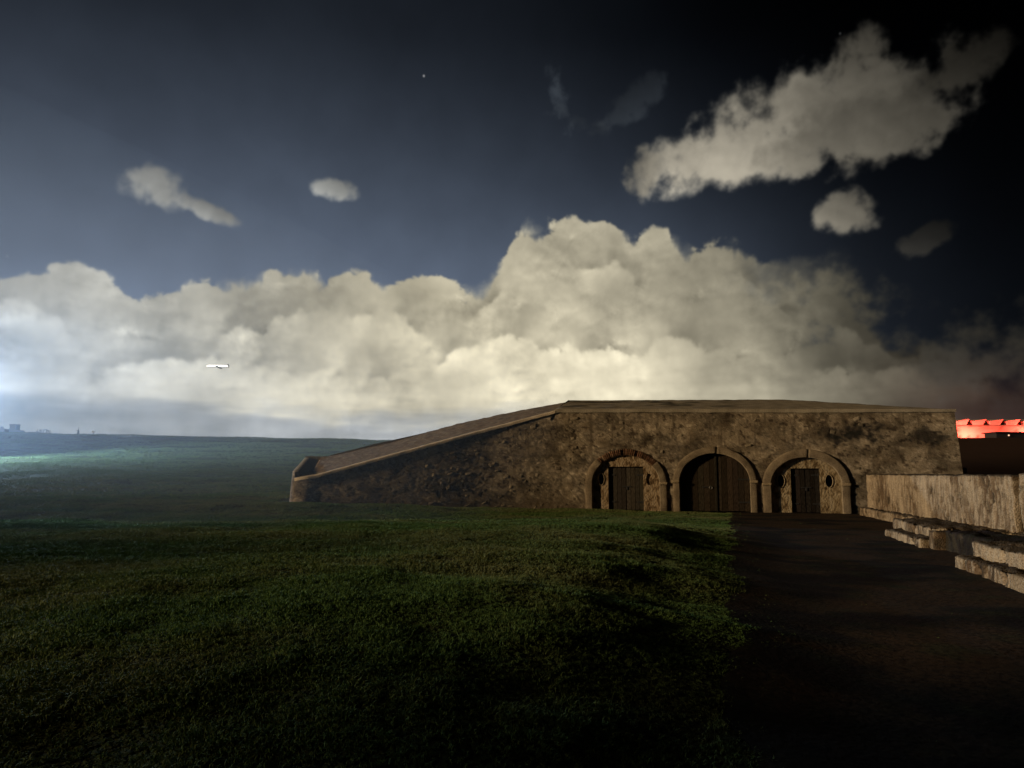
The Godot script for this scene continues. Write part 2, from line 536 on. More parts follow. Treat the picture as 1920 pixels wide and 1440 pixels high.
func build_casemate():
	var root := thing("stone_casemate", "long low stone casemate with three arched doorways and a ramp down its left end", "casemate", Vector3(C.x, 0, -C.y), -TURN)
	# front wall, round the left corner
	var s0 := -24.2
	var s1 := 9.05
	var w := 560
	var h := 84
	var pts := PackedVector3Array()
	var cols := PackedColorArray()
	var skip := PackedByteArray()
	skip.resize(w * h)
	for j in h:
		for i in w:
			var s := lerpf(s0, s1, float(i) / (w - 1))
			var t := float(j) / (h - 1)
			var v := lerpf(-0.35, lip(s), t)
			var f := wall_face(s, v)
			var keep := smoothstep(0.0, 0.12, 1.0 - t)
			var flare := 0.16 * smoothstep(2.4, 0.0, v) * smoothstep(-17.5, -19.0, s)
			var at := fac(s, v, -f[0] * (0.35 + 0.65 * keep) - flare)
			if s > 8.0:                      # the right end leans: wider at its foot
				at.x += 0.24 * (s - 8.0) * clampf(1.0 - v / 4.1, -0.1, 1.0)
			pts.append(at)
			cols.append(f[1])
			if in_arch(s, v, 0.14):
				skip[j * w + i] = 1
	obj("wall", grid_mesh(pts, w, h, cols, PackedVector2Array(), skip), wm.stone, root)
	# right end wall and back wall
	var wall_tint := func(p: Vector3, _n: Vector3) -> Color: return wall_face(p.x * 1.3 + p.z, p.y + 2.0)[1]
	var ends := SurfaceTool.new()
	ends.begin(Mesh.PRIMITIVE_TRIANGLES)
	ends.set_smooth_group(-1)
	ends.set_color(Color(0.16, 0.13, 0.09))
	var quad := func(st: SurfaceTool, a: Vector3, b: Vector3, c: Vector3, d: Vector3):   # a, b along the bottom, c, d above b and a, seen from the front
		for p in [a, d, b, b, d, c]:
			st.add_vertex(p)
	quad.call(ends, Vector3(9.05 + 0.25, -0.4, 0.0), Vector3(9.3, -0.4, -10.0), Vector3(9.05, 3.2, -10.0), Vector3(9.05, 4.12, 0.0))
	var prev := fac(-24.2, 0, 0)
	for k in 12:                              # the back, from the right end to the left one
		var sa := lerpf(9.05, -17.5, k / 12.0)
		var sb := lerpf(9.05, -17.5, (k + 1) / 12.0)
		var da := 10.0 if sa > -7.0 else 5.6
		var db := 10.0 if sb > -7.0 else 5.6
		quad.call(ends, fac(sa, -0.4, da), fac(sb, -0.4, db), fac(sb, back_v(sb), db), fac(sa, back_v(sa), da))
	var lastp := fac(-17.5, 0, 5.6)
	quad.call(ends, Vector3(lastp.x, -0.4, lastp.z), Vector3(prev.x, -0.4, prev.z), Vector3(prev.x, 2.5, prev.z), Vector3(lastp.x, 2.5, lastp.z))
	quad.call(ends, fac(-7.05, -0.4, 10.0), fac(-7.05, -0.4, 4.9), fac(-7.05, 5.2, 4.9), fac(-7.05, 3.3, 10.0))
	obj("end_wall", done(ends), wm.stone, root)
	# roof slab: rises from the front edge to a ridge, which comes forward to the right corner; behind it falls to the back
	w = 150
	h = 40
	pts = PackedVector3Array()
	cols = PackedColorArray()
	for j in h:
		for i in w:
			var s := lerpf(-7.12, 9.1, float(i) / (w - 1))
			var rd := 5.0 if s < 2.81 else lerpf(5.0, 0.25, (s - 2.81) / 6.3)
			var rv := pwl([-7.2, -1.33, 2.81, 9.1], [5.40, 5.26, 5.17, 4.15], s)
			var t := float(j) / (h - 1)
			var d: float
			var v: float
			if j == 0:
				d = -0.06
				v = lip(s) - 0.10
			elif t < 0.72:
				d = lerpf(-0.06, rd, (t - 1.0 / (h - 1)) / (0.72 - 1.0 / (h - 1)))
				v = lerpf(lip(s) + 0.02, rv, t / 0.72)
			else:
				d = lerpf(rd, 10.05, (t - 0.72) / 0.28)
				v = lerpf(rv, 3.3, (t - 0.72) / 0.28)
			var n := rough_noise.get_noise_2d(s * 1.2, d * 1.2)
			var m := wide_noise.get_noise_2d(s * 1.6 + 20.0, d * 3.4)
			pts.append(fac(s, v + 0.02 * n + 0.012, d))
			var c := Color(0.33, 0.29, 0.22).lerp(Color(0.22, 0.19, 0.14), clampf(0.5 + n, 0.0, 1.0))
			var mould := smoothstep(0.08, 0.2, m + 0.15 * n) * smoothstep(4.6, 3.0, absf(s + 3.2)) * smoothstep(0.4, 1.0, d)
			cols.append(c.lerp(Color(0.05, 0.045, 0.032), mould * 0.85))
	obj("roof_slab", grid_mesh(pts, w, h, cols, PackedVector2Array(), PackedByteArray()), wm.stone, root)
	# the dark end of the slab, a step above the ramp
	var e := SurfaceTool.new()
	e.begin(Mesh.PRIMITIVE_TRIANGLES)
	e.set_smooth_group(-1)
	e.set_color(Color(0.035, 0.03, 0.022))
	for k in 8:
		var d0 := lerpf(-0.06, 5.0, k / 8.0)
		var d1 := lerpf(-0.06, 5.0, (k + 1) / 8.0)
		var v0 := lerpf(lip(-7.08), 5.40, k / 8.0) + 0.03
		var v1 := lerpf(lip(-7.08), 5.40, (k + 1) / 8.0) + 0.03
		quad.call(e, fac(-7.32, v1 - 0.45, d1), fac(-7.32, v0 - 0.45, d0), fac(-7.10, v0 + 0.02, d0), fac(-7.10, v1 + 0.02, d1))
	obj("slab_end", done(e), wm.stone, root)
	# ramp surface, its pale kerb along the front edge and the low wall at its foot
	w = 140
	h = 30
	pts = PackedVector3Array()
	cols = PackedColorArray()
	for j in h:
		for i in w:
			var s := lerpf(-18.72, -7.05, float(i) / (w - 1))
			var d := lerpf(0.36, 5.7, float(j) / (h - 1))
			var back := pwl([-18.6, -17.39, -14.44, -12.6, -10.32, -8.41, -7.0], [2.2, 2.43, 3.14, 3.67, 4.33, 4.95, 5.3], s)
			var v := lerpf(lip(maxf(s, -18.7)) - 0.03, back, (d - 0.36) / 4.64)
			var n := rough_noise.get_noise_2d(s * 1.6, d * 1.6)
			var g := grain_noise.get_noise_2d(s, d)
			pts.append(fac_straight(s, v + 0.035 * n + 0.02 * g, d))
			cols.append(Color(0.20, 0.14, 0.085).lerp(Color(0.11, 0.08, 0.05), clampf(0.5 + 1.1 * n, 0.0, 1.0)).lerp(Color(0.26, 0.21, 0.14), smoothstep(0.1, 0.5, g)))
	obj("ramp", grid_mesh(pts, w, h, cols, PackedVector2Array(), PackedByteArray()), wm.stone, root)
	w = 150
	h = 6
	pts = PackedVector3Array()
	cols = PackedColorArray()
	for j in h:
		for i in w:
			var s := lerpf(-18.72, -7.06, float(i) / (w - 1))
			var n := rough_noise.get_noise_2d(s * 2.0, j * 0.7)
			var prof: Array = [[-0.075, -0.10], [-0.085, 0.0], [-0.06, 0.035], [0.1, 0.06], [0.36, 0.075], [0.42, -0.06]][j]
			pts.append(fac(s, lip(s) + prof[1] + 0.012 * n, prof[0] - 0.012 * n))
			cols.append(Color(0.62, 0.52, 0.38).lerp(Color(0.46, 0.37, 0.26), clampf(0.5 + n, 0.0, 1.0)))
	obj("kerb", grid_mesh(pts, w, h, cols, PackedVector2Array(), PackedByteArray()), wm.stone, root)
	w = 60
	h = 5
	pts = PackedVector3Array()
	cols = PackedColorArray()
	for j in h:
		for i in w:
			var s := lerpf(-18.80, -24.2, float(i) / (w - 1))
			var prof: Array = [[0.22, -0.75], [0.22, -0.02], [0.19, 0.02], [0.0, 0.025], [-0.05, -0.02]][j]
			pts.append(fac(s, lip(s) + prof[1], prof[0]))
			cols.append(Color(0.16, 0.14, 0.085) if j < 2 else Color(0.42, 0.36, 0.26))  # sunlit top and shaded inner face are put into the colour
	obj("foot_wall", grid_mesh(pts, w, h, cols, PackedVector2Array(), PackedByteArray()), wm.stone, root)
	var cap := bevel_box(Vector3(0.05, 0.40, 0.22), 0.01, Color(0.15, 0.13, 0.075))
	var co := obj("foot_wall", done(cap), wm.stone, root)
	co.position = fac(-18.78, 1.50, 0.11)
	co.rotation.y = -0.45
	for k in 3:
		build_arch(root, k)
	# rubble that stands out of the wall, too small to count
	var mm := MultiMesh.new()
	mm.transform_format = MultiMesh.TRANSFORM_3D
	mm.use_colors = true
	mm.mesh = rough_box(Vector3(0.22, 0.14, 0.1), 0.06, 0.035, 0.05, Vector3(3, 1, 2), func(_p, _n) -> Color: return Color.WHITE, no_push)
	var places := []
	while places.size() < 160:
		var s := rng.randf_range(-13.0, 8.8)
		var v := rng.randf_range(0.05, lip(s) - 0.25)
		if in_arch(s, v, 0.48):
			continue
		if rng.randf() > (0.9 if s < -5.0 or v < 1.0 else 0.3):
			continue
		var f := wall_face(s, v)
		var at := fac(s, v, -f[0] + rng.randf_range(0.015, 0.05))
		var ahead := fac(s + 0.1, v, -f[0]) - fac(s, v, -f[0])
		var b := Basis(Vector3.UP, atan2(-ahead.z, ahead.x)) * Basis(Vector3.BACK, rng.randf_range(-0.4, 0.4)) * Basis(Vector3.RIGHT, PI * rng.randi_range(0, 1))
		places.append([Transform3D(b.scaled_local(Vector3(rng.randf_range(0.5, 1.5), rng.randf_range(0.5, 1.25), 0.9)), at), (f[1] as Color).lerp(Color(0.30, 0.25, 0.17), rng.randf_range(0.0, 0.6))])
	mm.instance_count = places.size()
	for k in places.size():
		mm.set_instance_transform(k, places[k][0])
		mm.set_instance_color(k, places[k][1])
	var rub := MultiMeshInstance3D.new()
	rub.name = "rubble_stone"
	rub.multimesh = mm
	rub.material_override = wm.stone
	rub.set_meta("kind", "stuff")
	root.add_child(rub, true)


func back_v(s: float) -> float:
	if s > -7.0:
		return 3.3
	return pwl([-18.1, -15.07, -12.9, -10.32, -8.41, -7.0], [2.4, 3.2, 3.7, 4.38, 5.0, 5.3], s)


# a point of an arch's curve: q from 0 at the left foot over the crown to 1 at the right foot
func arch_at(a: Array, q: float, grow: float) -> Vector2:
	var m: float = (a[0] + a[1]) / 2.0
	var hw: float = (a[1] - a[0]) / 2.0 + grow
	var foot := 0.22
	if q < foot:
		return Vector2(m - hw, lerpf(-0.15, a[2], q / foot))
	if q > 1.0 - foot:
		return Vector2(m + hw, lerpf(-0.15, a[2], (1.0 - q) / foot))
	var ang := PI * (1.0 - (q - foot) / (1.0 - 2.0 * foot))
	return Vector2(m + hw * cos(ang), a[2] + (a[3] + grow) * sin(ang))


func build_band(a: Array, q0: float, q1: float, seed_at: float) -> ArrayMesh:
	var st := SurfaceTool.new()
	st.begin(Mesh.PRIMITIVE_TRIANGLES)
	st.set_smooth_group(0)
	var n := int(90 * (q1 - q0)) + 2
	var rows := []
	for i in n + 1:
		var q := lerpf(q0, q1, float(i) / n)
		var r := rough_noise.get_noise_1d(q * 9.0 + seed_at)
		var line := []
		# from the soffit at the back over the rounded front edges to the outer side
		for pr in [[0.0, -0.55], [0.0, -0.2], [0.0, a[5] - 0.03], [0.012, a[5] - 0.006], [0.04, a[5]], [a[4] * 0.5, a[5]], [a[4] - 0.04, a[5] - 0.008], [a[4] - 0.008, a[5] - 0.03], [a[4], a[5] - 0.08], [a[4] + 0.01, -0.12]]:
			var e := arch_at(a, q, pr[0] + 0.012 * r)
			var z: float = pr[1] + (0.012 * rough_noise.get_noise_2d(q * 30.0 + seed_at, pr[0] * 8.0) if pr[1] > 0.0 else 0.0)
			var k := wall_face(e.x * 1.3 + 20.0, e.y + 3.0)
			var c := Color(0.28, 0.22, 0.145).lerp(Color(0.17, 0.13, 0.085), clampf(0.5 + 1.5 * rough_noise.get_noise_2d(e.x * 1.7, e.y * 1.7), 0.0, 1.0)).lerp(k[1], 0.25)
			c = c.lerp(Color(0.36, 0.30, 0.21), 0.5 if pr[0] < 0.03 and pr[1] > 0.0 else 0.0)      # the arris is paler
			line.append([Vector3(e.x, e.y, z), c])
		rows.append(line)
	for i in n:
		for j in rows[0].size() - 1:
			for k in [[0, 0], [0, 1], [1, 0], [1, 0], [0, 1], [1, 1]]:
				var v: Array = rows[i + k[0]][j + k[1]]
				st.set_color(v[1])
				st.add_vertex(v[0])
	for end in [0, n]:                         # close both ends
		for j in range(1, rows[0].size() - 1):
			for v in ([rows[end][0], rows[end][j + 1], rows[end][j]] if end == 0 else [rows[end][0], rows[end][j], rows[end][j + 1]]):
				st.set_color(v[1])
				st.add_vertex(v[0])
	st.index()
	st.generate_normals()
	return st.commit()


func build_arch(root: Node3D, k: int):
	var a: Array = ARCHES[k]
	# the surround, in two halves that meet at an open seam near the crown; over the first arch its plaster is gone and bricks show
	if k == 0:
		obj("arch_surround", build_band(a, 0.0, 0.36, 3.0), wm.stone, root)
		obj("arch_surround", build_band(a, 0.66, 1.0, 8.0), wm.stone, root)
		for i in 30:
			var q := lerpf(0.367, 0.653, i / 29.0)
			var e := arch_at(a, q, 0.15)
			var f := arch_at(a, q + 0.002, 0.15)
			var g := rng.randf_range(0.55, 1.3)
			var b := obj("brick", rough_box(Vector3(0.044, rng.randf_range(0.25, 0.31), 0.6), 0.1, 0.008, 0.012, Vector3(i, 2, 3), func(_p, _n) -> Color: return Color(0.23, 0.125, 0.072) * g, no_push), wm.stone, root)
			b.position = Vector3(e.x, e.y, -0.235 + rng.randf_range(-0.03, 0.03))
			b.rotation.z = (f - e).angle() + rng.randf_range(-0.03, 0.03)
		obj("brick_bed", build_band([a[0], a[1], a[2], a[3], 0.28, 0.012], 0.355, 0.665, 5.0), wm.stone, root)
	else:
		obj("arch_surround", build_band(a, 0.0, 0.512, 3.0 + 7.0 * k), wm.stone, root)
		obj("arch_surround", build_band(a, 0.517, 1.0, 8.0 + 7.0 * k), wm.stone, root)
	for side in [0, 1]:
		if k == 0 and side == 0:
			continue
		var x: float = a[side] + (-0.17 if side == 0 else 0.17)
		var im := obj("impost", rough_box(Vector3(a[4] + 0.07, 0.12, 0.24), 0.07, 0.02, 0.012, Vector3(x, 4, k), func(p, _n) -> Color: return Color(0.29, 0.225, 0.14) * (1.0 + 0.3 * rough_noise.get_noise_2d(p.x * 3.0, p.y * 5.0)), no_push), wm.stone, root)
		im.position = Vector3(x, a[2] + 0.02, a[5] - 0.075)
	if k == 1:
		double_door(root, a, a[0] + 0.01, a[1] - 0.01, 9.0, true)
		return
	# infill wall with the doorway and two oval openings
	var door := [[-4.80, -3.25, 1.93], [0, 0, 0], [2.85, 3.97, 1.84]][k] as Array
	var depth := [0.09, 0.0, 0.07][k] as float
	var shape := PackedVector2Array()
	for i in 61:
		shape.append(arch_at(a, i / 60.0, 0.02))
	var csg := CSGCombiner3D.new()
	csg.name = "arch_infill" if k == 0 else "arch_infill_001"
	root.add_child(csg, true)
	csg.position.z = -depth - 0.26
	var fill := CSGPolygon3D.new()
	fill.name = "fill"
	fill.polygon = shape
	fill.depth = 0.26
	fill.rotation.y = 0.0
	fill.position.z = 0.26
	csg.add_child(fill)
	var cut := CSGBox3D.new()
	cut.name = "doorway"
	cut.size = Vector3(door[1] - door[0], door[2] + 0.4, 1.0)
	cut.position = Vector3((door[0] + door[1]) / 2.0, door[2] / 2.0 - 0.2, 0.1)
	cut.operation = CSGShape3D.OPERATION_SUBTRACTION
	csg.add_child(cut)
	for o in ([[-5.12, 1.38, 1.0], [-3.00, 1.37, 0.14]] if k == 0 else [[2.46, 1.32, 1.0], [4.33, 1.32, 1.0]]):
		var oval := CSGCylinder3D.new()
		oval.name = "oval"
		oval.radius = 0.5
		oval.height = 0.8 if o[2] > 0.5 else 0.16
		oval.sides = 28
		oval.rotation.x = PI / 2
		oval.scale = Vector3(0.27, 1.0, 0.5)
		oval.position = Vector3(o[0], o[1], 0.1 if o[2] > 0.5 else 0.26)
		oval.operation = CSGShape3D.OPERATION_SUBTRACTION
		csg.add_child(oval, true)
	csg.material_override = [wm_infill(Color(0.25, 0.185, 0.115), 3), null, wm_infill(Color(0.25, 0.195, 0.12), 6)][k]
	# pale rims round the ovals and a frame round the doorway
	for o in ([[-5.12, 1.38]] if k == 0 else [[2.46, 1.32], [4.33, 1.32]]):
		obj("oval_rim", ring(0.135, 0.25, 0.028, 0.035), wm_infill(Color(0.33, 0.27, 0.18), 8), root).position = Vector3(o[0], o[1], -depth + 0.004)
	var da := a.duplicate()
	da[3] = 50.0
	da[2] = door[2]
	double_door(root, da, door[0], door[1], door[2], false, depth + 0.14, 8 if k == 0 else 6, k)


func wm_infill(c: Color, rng_seed: int) -> StandardMaterial3D:
	var key := "infill%d" % rng_seed
	if wm.has(key):
		return wm[key]
	var m := (wm.stone as StandardMaterial3D).duplicate() as StandardMaterial3D
	m.vertex_color_use_as_albedo = false
	m.albedo_color = c.linear_to_srgb()
	m.albedo_texture = wm.stain
	m.uv1_scale = Vector3(0.31, 0.24, 0.31)
	m.uv1_offset = Vector3(rng_seed * 0.37, rng_seed * 0.21, 0.0)
	wm[key] = m
	return m


func ring(rx: float, ry: float, wide: float, thick: float) -> ArrayMesh:
	var st := SurfaceTool.new()
	st.begin(Mesh.PRIMITIVE_TRIANGLES)
	st.set_smooth_group(0)
	st.set_color(Color.WHITE)
	var n := 36
	for i in n:
		for j in 4:
			for k in [[0, 0], [0, 1], [1, 0], [1, 0], [0, 1], [1, 1]]:
				var t: float = TAU * (i + k[0]) / n
				var pr: Array = [[0.0, -0.05], [0.0, thick * 0.7], [0.012, thick], [wide - 0.01, thick], [wide, -0.02]][j + k[1]]
				st.add_vertex(Vector3((rx + pr[0]) * -cos(t), (ry + pr[0]) * sin(t), pr[1]))
	st.index()
	st.generate_normals()
	return st.commit()


# plank doors: each leaf a part, its planks, straps and lock sub-parts
func double_door(root: Node3D, a: Array, x0: float, x1: float, top: float, arched: bool, depth := 0.18, planks := 12, style := 1):
	var mid := (x0 + x1) / 2.0 + (0.05 if arched else 0.0)
	for side in [0, 1]:
		var leaf := Node3D.new()
		leaf.name = numbered("door_leaf", root)
		root.add_child(leaf)
		var lx0 := x0 if side == 0 else mid + 0.012
		var lx1 := mid - 0.012 if side == 0 else x1
		leaf.position = Vector3(lx0, 0, -depth)
		var n := int(planks / 2.0)
		var pw := (lx1 - lx0) / n
		for i in n:
			var pa := lx0 + i * pw + 0.006
			var pb := lx0 + (i + 1) * pw - 0.006
			var tone := rng.randf_range(0.65, 1.25)
			var base := Color(0.085, 0.072, 0.052) if style == 0 else (Color(0.062, 0.046, 0.031) if style == 1 else Color(0.04, 0.032, 0.024))
			var c := base * tone * 0.7
			var poly := PackedVector2Array()
			poly.append(Vector2(pa - lx0, 0.02 + rng.randf_range(0.0, 0.03)))
			poly.append(Vector2(pb - lx0, 0.02 + rng.randf_range(0.0, 0.03)))
			if arched:
				for q in 4:
					var x := lerpf(pb, pa, q / 3.0)
					var m: float = (a[0] + a[1]) / 2.0
					var hw: float = (a[1] - a[0]) / 2.0
					poly.append(Vector2(x - lx0, a[2] + a[3] * sqrt(maxf(0.0, 1.0 - pow((x - m) / hw, 2.0)))))
			else:
				poly.append(Vector2(pb - lx0, top - 0.02))
				poly.append(Vector2(pa - lx0, top - 0.02))
			var pl := obj("plank", extrude(poly, 0.05, c), wm.wood, leaf)
			pl.position.z = rng.randf_range(-0.008, 0.008)
		for v in ([0.38, 1.56] if not arched else [0.42, 1.38]):
			var len: float = (0.30 if not arched else 0.46)
			var hx := len / 2.0 if side == 0 else (lx1 - lx0) - len / 2.0
			var st := bevel_box(Vector3(len, 0.055, 0.02), 0.006, Color.WHITE)
			bevel_box(Vector3(0.05, 0.13, 0.03), 0.008, Color.WHITE, Vector3(-len / 2.0 + 0.03 if side == 0 else len / 2.0 - 0.03, 0, 0), st)
			obj("hinge", done(st), wm.iron, leaf).position = Vector3(hx, v, 0.04)
		if side == 1:
			if arched:
				obj("cover_strip", done(bevel_box(Vector3(0.10, 2.40, 0.05), 0.012, Color(0.03, 0.024, 0.018))), wm.wood, leaf).position = Vector3(0.0, 1.22, 0.055)
			else:
				obj("bolt", done(bevel_box(Vector3(0.42, 0.045, 0.035), 0.01)), wm.iron, leaf).position = Vector3(0.02, 1.05, 0.045)
				obj("lock", done(bevel_box(Vector3(0.08, 0.13, 0.04), 0.012)), wm.iron, leaf).position = Vector3(0.03, 0.97, 0.05)
		elif arched:
			var tor := TorusMesh.new()
			tor.inner_radius = 0.05
			tor.outer_radius = 0.075
			tor.rings = 20
			tor.ring_segments = 8
			var rg := obj("ring_handle", tor, plain(Color(0.2, 0.18, 0.15), 0.4, 0.8), leaf)
			rg.position = Vector3(lx1 - lx0 - 0.2, 1.03, 0.05)
			rg.rotation.x = PI / 2
			obj("bolt", done(bevel_box(Vector3(0.45, 0.05, 0.03), 0.01)), wm.iron, leaf).position = Vector3(lx1 - lx0 - 0.34, 1.05, 0.04)


func extrude(poly: PackedVector2Array, thick: float, c: Color) -> ArrayMesh:
	var st := SurfaceTool.new()
	st.begin(Mesh.PRIMITIVE_TRIANGLES)
	st.set_smooth_group(-1)
	st.set_color(c)
	var n := poly.size()
	var mid := Vector2.ZERO
	for p in poly:
		mid += p / n
	var inset := PackedVector2Array()
	for p in poly:
		inset.append(p.move_toward(mid, 0.012))
	for i in range(1, n - 1):
		for p in [inset[0], inset[i + 1], inset[i]]:
			st.add_vertex(Vector3(p.x, p.y, thick / 2.0))
		for p in [poly[0], poly[i], poly[i + 1]]:
			st.add_vertex(Vector3(p.x, p.y, -thick / 2.0))
	for i in n:
		var a := poly[i]
		var b := poly[(i + 1) % n]
		var ia := inset[i]
		var ib := inset[(i + 1) % n]
		var f := thick / 2.0 - 0.01
		for p in [Vector3(a.x, a.y, f), Vector3(ia.x, ia.y, thick / 2.0), Vector3(ib.x, ib.y, thick / 2.0), Vector3(a.x, a.y, f), Vector3(ib.x, ib.y, thick / 2.0), Vector3(b.x, b.y, f)]:
			st.add_vertex(p)
		for p in [Vector3(a.x, a.y, -thick / 2.0), Vector3(a.x, a.y, f), Vector3(b.x, b.y, f), Vector3(a.x, a.y, -thick / 2.0), Vector3(b.x, b.y, f), Vector3(b.x, b.y, -thick / 2.0)]:
			st.add_vertex(p)
	st.generate_normals()
	return st.commit()


# ---------------------------------------------------------------- parapet and steps on the right
func weathered(p: Vector3, n: Vector3) -> Color:
	var along := p.x + p.z * 0.3
	var st := streak_noise.get_noise_2d(along * 4.6, p.y * 0.55)
	var w := wide_noise.get_noise_2d(along * 2.6, p.y * 2.0)
	var g := grain_noise.get_noise_2d(along * 1.3, p.y * 0.7)
	st *= smoothstep(-0.5, 0.2, wide_noise.get_noise_2d(along * 0.9 + 5.0, 3.0))
	var c := Color(0.36, 0.275, 0.175).lerp(Color(0.125, 0.082, 0.044), clampf(0.42 + 1.7 * st + 1.2 * w + 0.8 * g + 0.8 * streak_noise.get_noise_2d(along * 11.0 + 40.0, p.y * 0.9), 0.0, 1.0))
	c = c.lerp(Color(0.43, 0.34, 0.22), smoothstep(0.12, 0.5, g + 0.3 * st) * 0.7)
	c = c.lerp(Color(0.07, 0.05, 0.03), smoothstep(0.18, 0.42, g * 0.7 - 0.4 * st + 0.3 * w))
	if n.y > 0.6:                           # tops are coloured near black
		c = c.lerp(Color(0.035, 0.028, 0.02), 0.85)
	return c


func weathered_relief(p: Vector3, n: Vector3) -> float:
	if n.y > 0.6:
		return 0.03 * rough_noise.get_noise_2d(p.x * 2.4, p.z * 2.0)
	var along := p.x + p.z * 0.3
	var st := streak_noise.get_noise_2d(along * 4.6, p.y * 0.55)
	var g := grain_noise.get_noise_2d(along * 1.3, p.y * 0.7)
	var w := wide_noise.get_noise_2d(along * 2.6, p.y * 2.0)
	return -0.05 * smoothstep(-0.1, 0.5, st) + 0.025 * g - 0.07 * smoothstep(0.18, 0.42, g * 0.7 - 0.4 * st + 0.3 * w)


func chipped(p: Vector3, n: Vector3) -> float:
	var g := rough_noise.get_noise_3d(p.x * 3.2, p.y * 1.6, p.z * 3.2)
	return 0.05 * g - 0.11 * smoothstep(0.12, 0.42, rough_noise.get_noise_3d(p.x * 2.2 + 9.0, p.y * 1.0, p.z * 2.2))


# a stone block whose visible face runs from plan point a (far) to b (near), going back to the right by deep
func block(called: String, parent: Node, a: Vector2, b: Vector2, y0: float, y1: float, deep: float, cell: float, tint: Callable, relief: Callable, rounding := 0.03, amount := 0.025) -> MeshInstance3D:
	var along := a - b
	var len := along.length()
	var t := along / len
	var right := Vector2(t.y, -t.x)
	var mid := (a + b) / 2.0 + right * deep / 2.0
	var o := obj(called, rough_box(Vector3(len, y1 - y0, deep), cell, rounding, amount, Vector3(a.y + 1.7 * a.x, (y0 + y1) / 2.0, y1 * 9.0), tint, relief), wm.stone, parent)
	o.position = Vector3(mid.x, (y0 + y1) / 2.0, -mid.y) - (parent.position if parent is Node3D and parent != self else Vector3.ZERO)
	o.rotation.y = atan2(t.y, t.x)
	return o


func build_parapet():
	var wall := thing("parapet_wall", "waist-high weathered parapet wall with vertical streaks, ending against the casemate", "wall", Vector3(12.5, 0, -24.0))
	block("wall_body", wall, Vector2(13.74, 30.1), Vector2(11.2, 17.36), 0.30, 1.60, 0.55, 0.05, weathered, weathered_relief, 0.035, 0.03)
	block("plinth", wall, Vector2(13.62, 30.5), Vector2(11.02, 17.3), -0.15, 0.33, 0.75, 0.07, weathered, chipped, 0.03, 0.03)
	var wall_b := thing("parapet_wall", "second length of weathered parapet beyond the narrow gap, at the right edge", "wall", Vector3(10.5, 0, -12.0))
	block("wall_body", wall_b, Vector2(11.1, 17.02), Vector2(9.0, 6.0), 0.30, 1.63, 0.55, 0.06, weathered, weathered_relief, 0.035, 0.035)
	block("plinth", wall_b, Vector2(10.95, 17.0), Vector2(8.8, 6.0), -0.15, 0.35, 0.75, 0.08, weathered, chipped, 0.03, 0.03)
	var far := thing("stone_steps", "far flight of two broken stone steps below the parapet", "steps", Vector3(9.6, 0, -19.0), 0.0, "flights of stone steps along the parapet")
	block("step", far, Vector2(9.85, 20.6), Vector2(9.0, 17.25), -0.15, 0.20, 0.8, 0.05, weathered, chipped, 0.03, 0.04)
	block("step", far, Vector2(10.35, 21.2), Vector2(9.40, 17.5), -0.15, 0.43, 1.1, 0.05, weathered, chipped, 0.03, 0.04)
	var soot := func(p: Vector3, n: Vector3) -> Color:
		var c := weathered(p, n)
		var s := smoothstep(-0.8, -0.25, wide_noise.get_noise_2d(p.x * 3.0, p.y * 3.0))
		return c.lerp(Color(0.012, 0.011, 0.010), 0.92 * s)
	var middle := thing("stone_block", "black sooty stone block between the two flights of steps", "stone block", Vector3(8.9, 0, -15.5))
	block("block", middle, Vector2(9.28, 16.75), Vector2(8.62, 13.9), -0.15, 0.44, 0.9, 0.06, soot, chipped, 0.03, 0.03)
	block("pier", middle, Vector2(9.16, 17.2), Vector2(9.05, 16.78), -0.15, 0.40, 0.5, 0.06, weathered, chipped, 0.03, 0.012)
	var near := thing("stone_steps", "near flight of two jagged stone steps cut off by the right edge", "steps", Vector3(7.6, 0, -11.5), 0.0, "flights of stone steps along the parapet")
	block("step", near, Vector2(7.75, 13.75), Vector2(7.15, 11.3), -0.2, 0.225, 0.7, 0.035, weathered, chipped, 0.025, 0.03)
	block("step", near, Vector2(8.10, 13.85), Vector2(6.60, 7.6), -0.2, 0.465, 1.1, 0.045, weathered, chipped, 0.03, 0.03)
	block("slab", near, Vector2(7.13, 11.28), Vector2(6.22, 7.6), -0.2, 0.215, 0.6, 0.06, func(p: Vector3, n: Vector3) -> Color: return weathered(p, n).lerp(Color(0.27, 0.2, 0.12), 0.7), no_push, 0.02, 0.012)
	var post := thing("stone_post", "small stub of a stone post standing behind the parapet", "post", Vector3(18.05, 0, -31.0))
	obj("shaft", rough_box(Vector3(0.24, 1.9, 0.24), 0.12, 0.03, 0.02, Vector3(1, 2, 3), weathered, chipped), wm.stone, post).position.y = 0.92


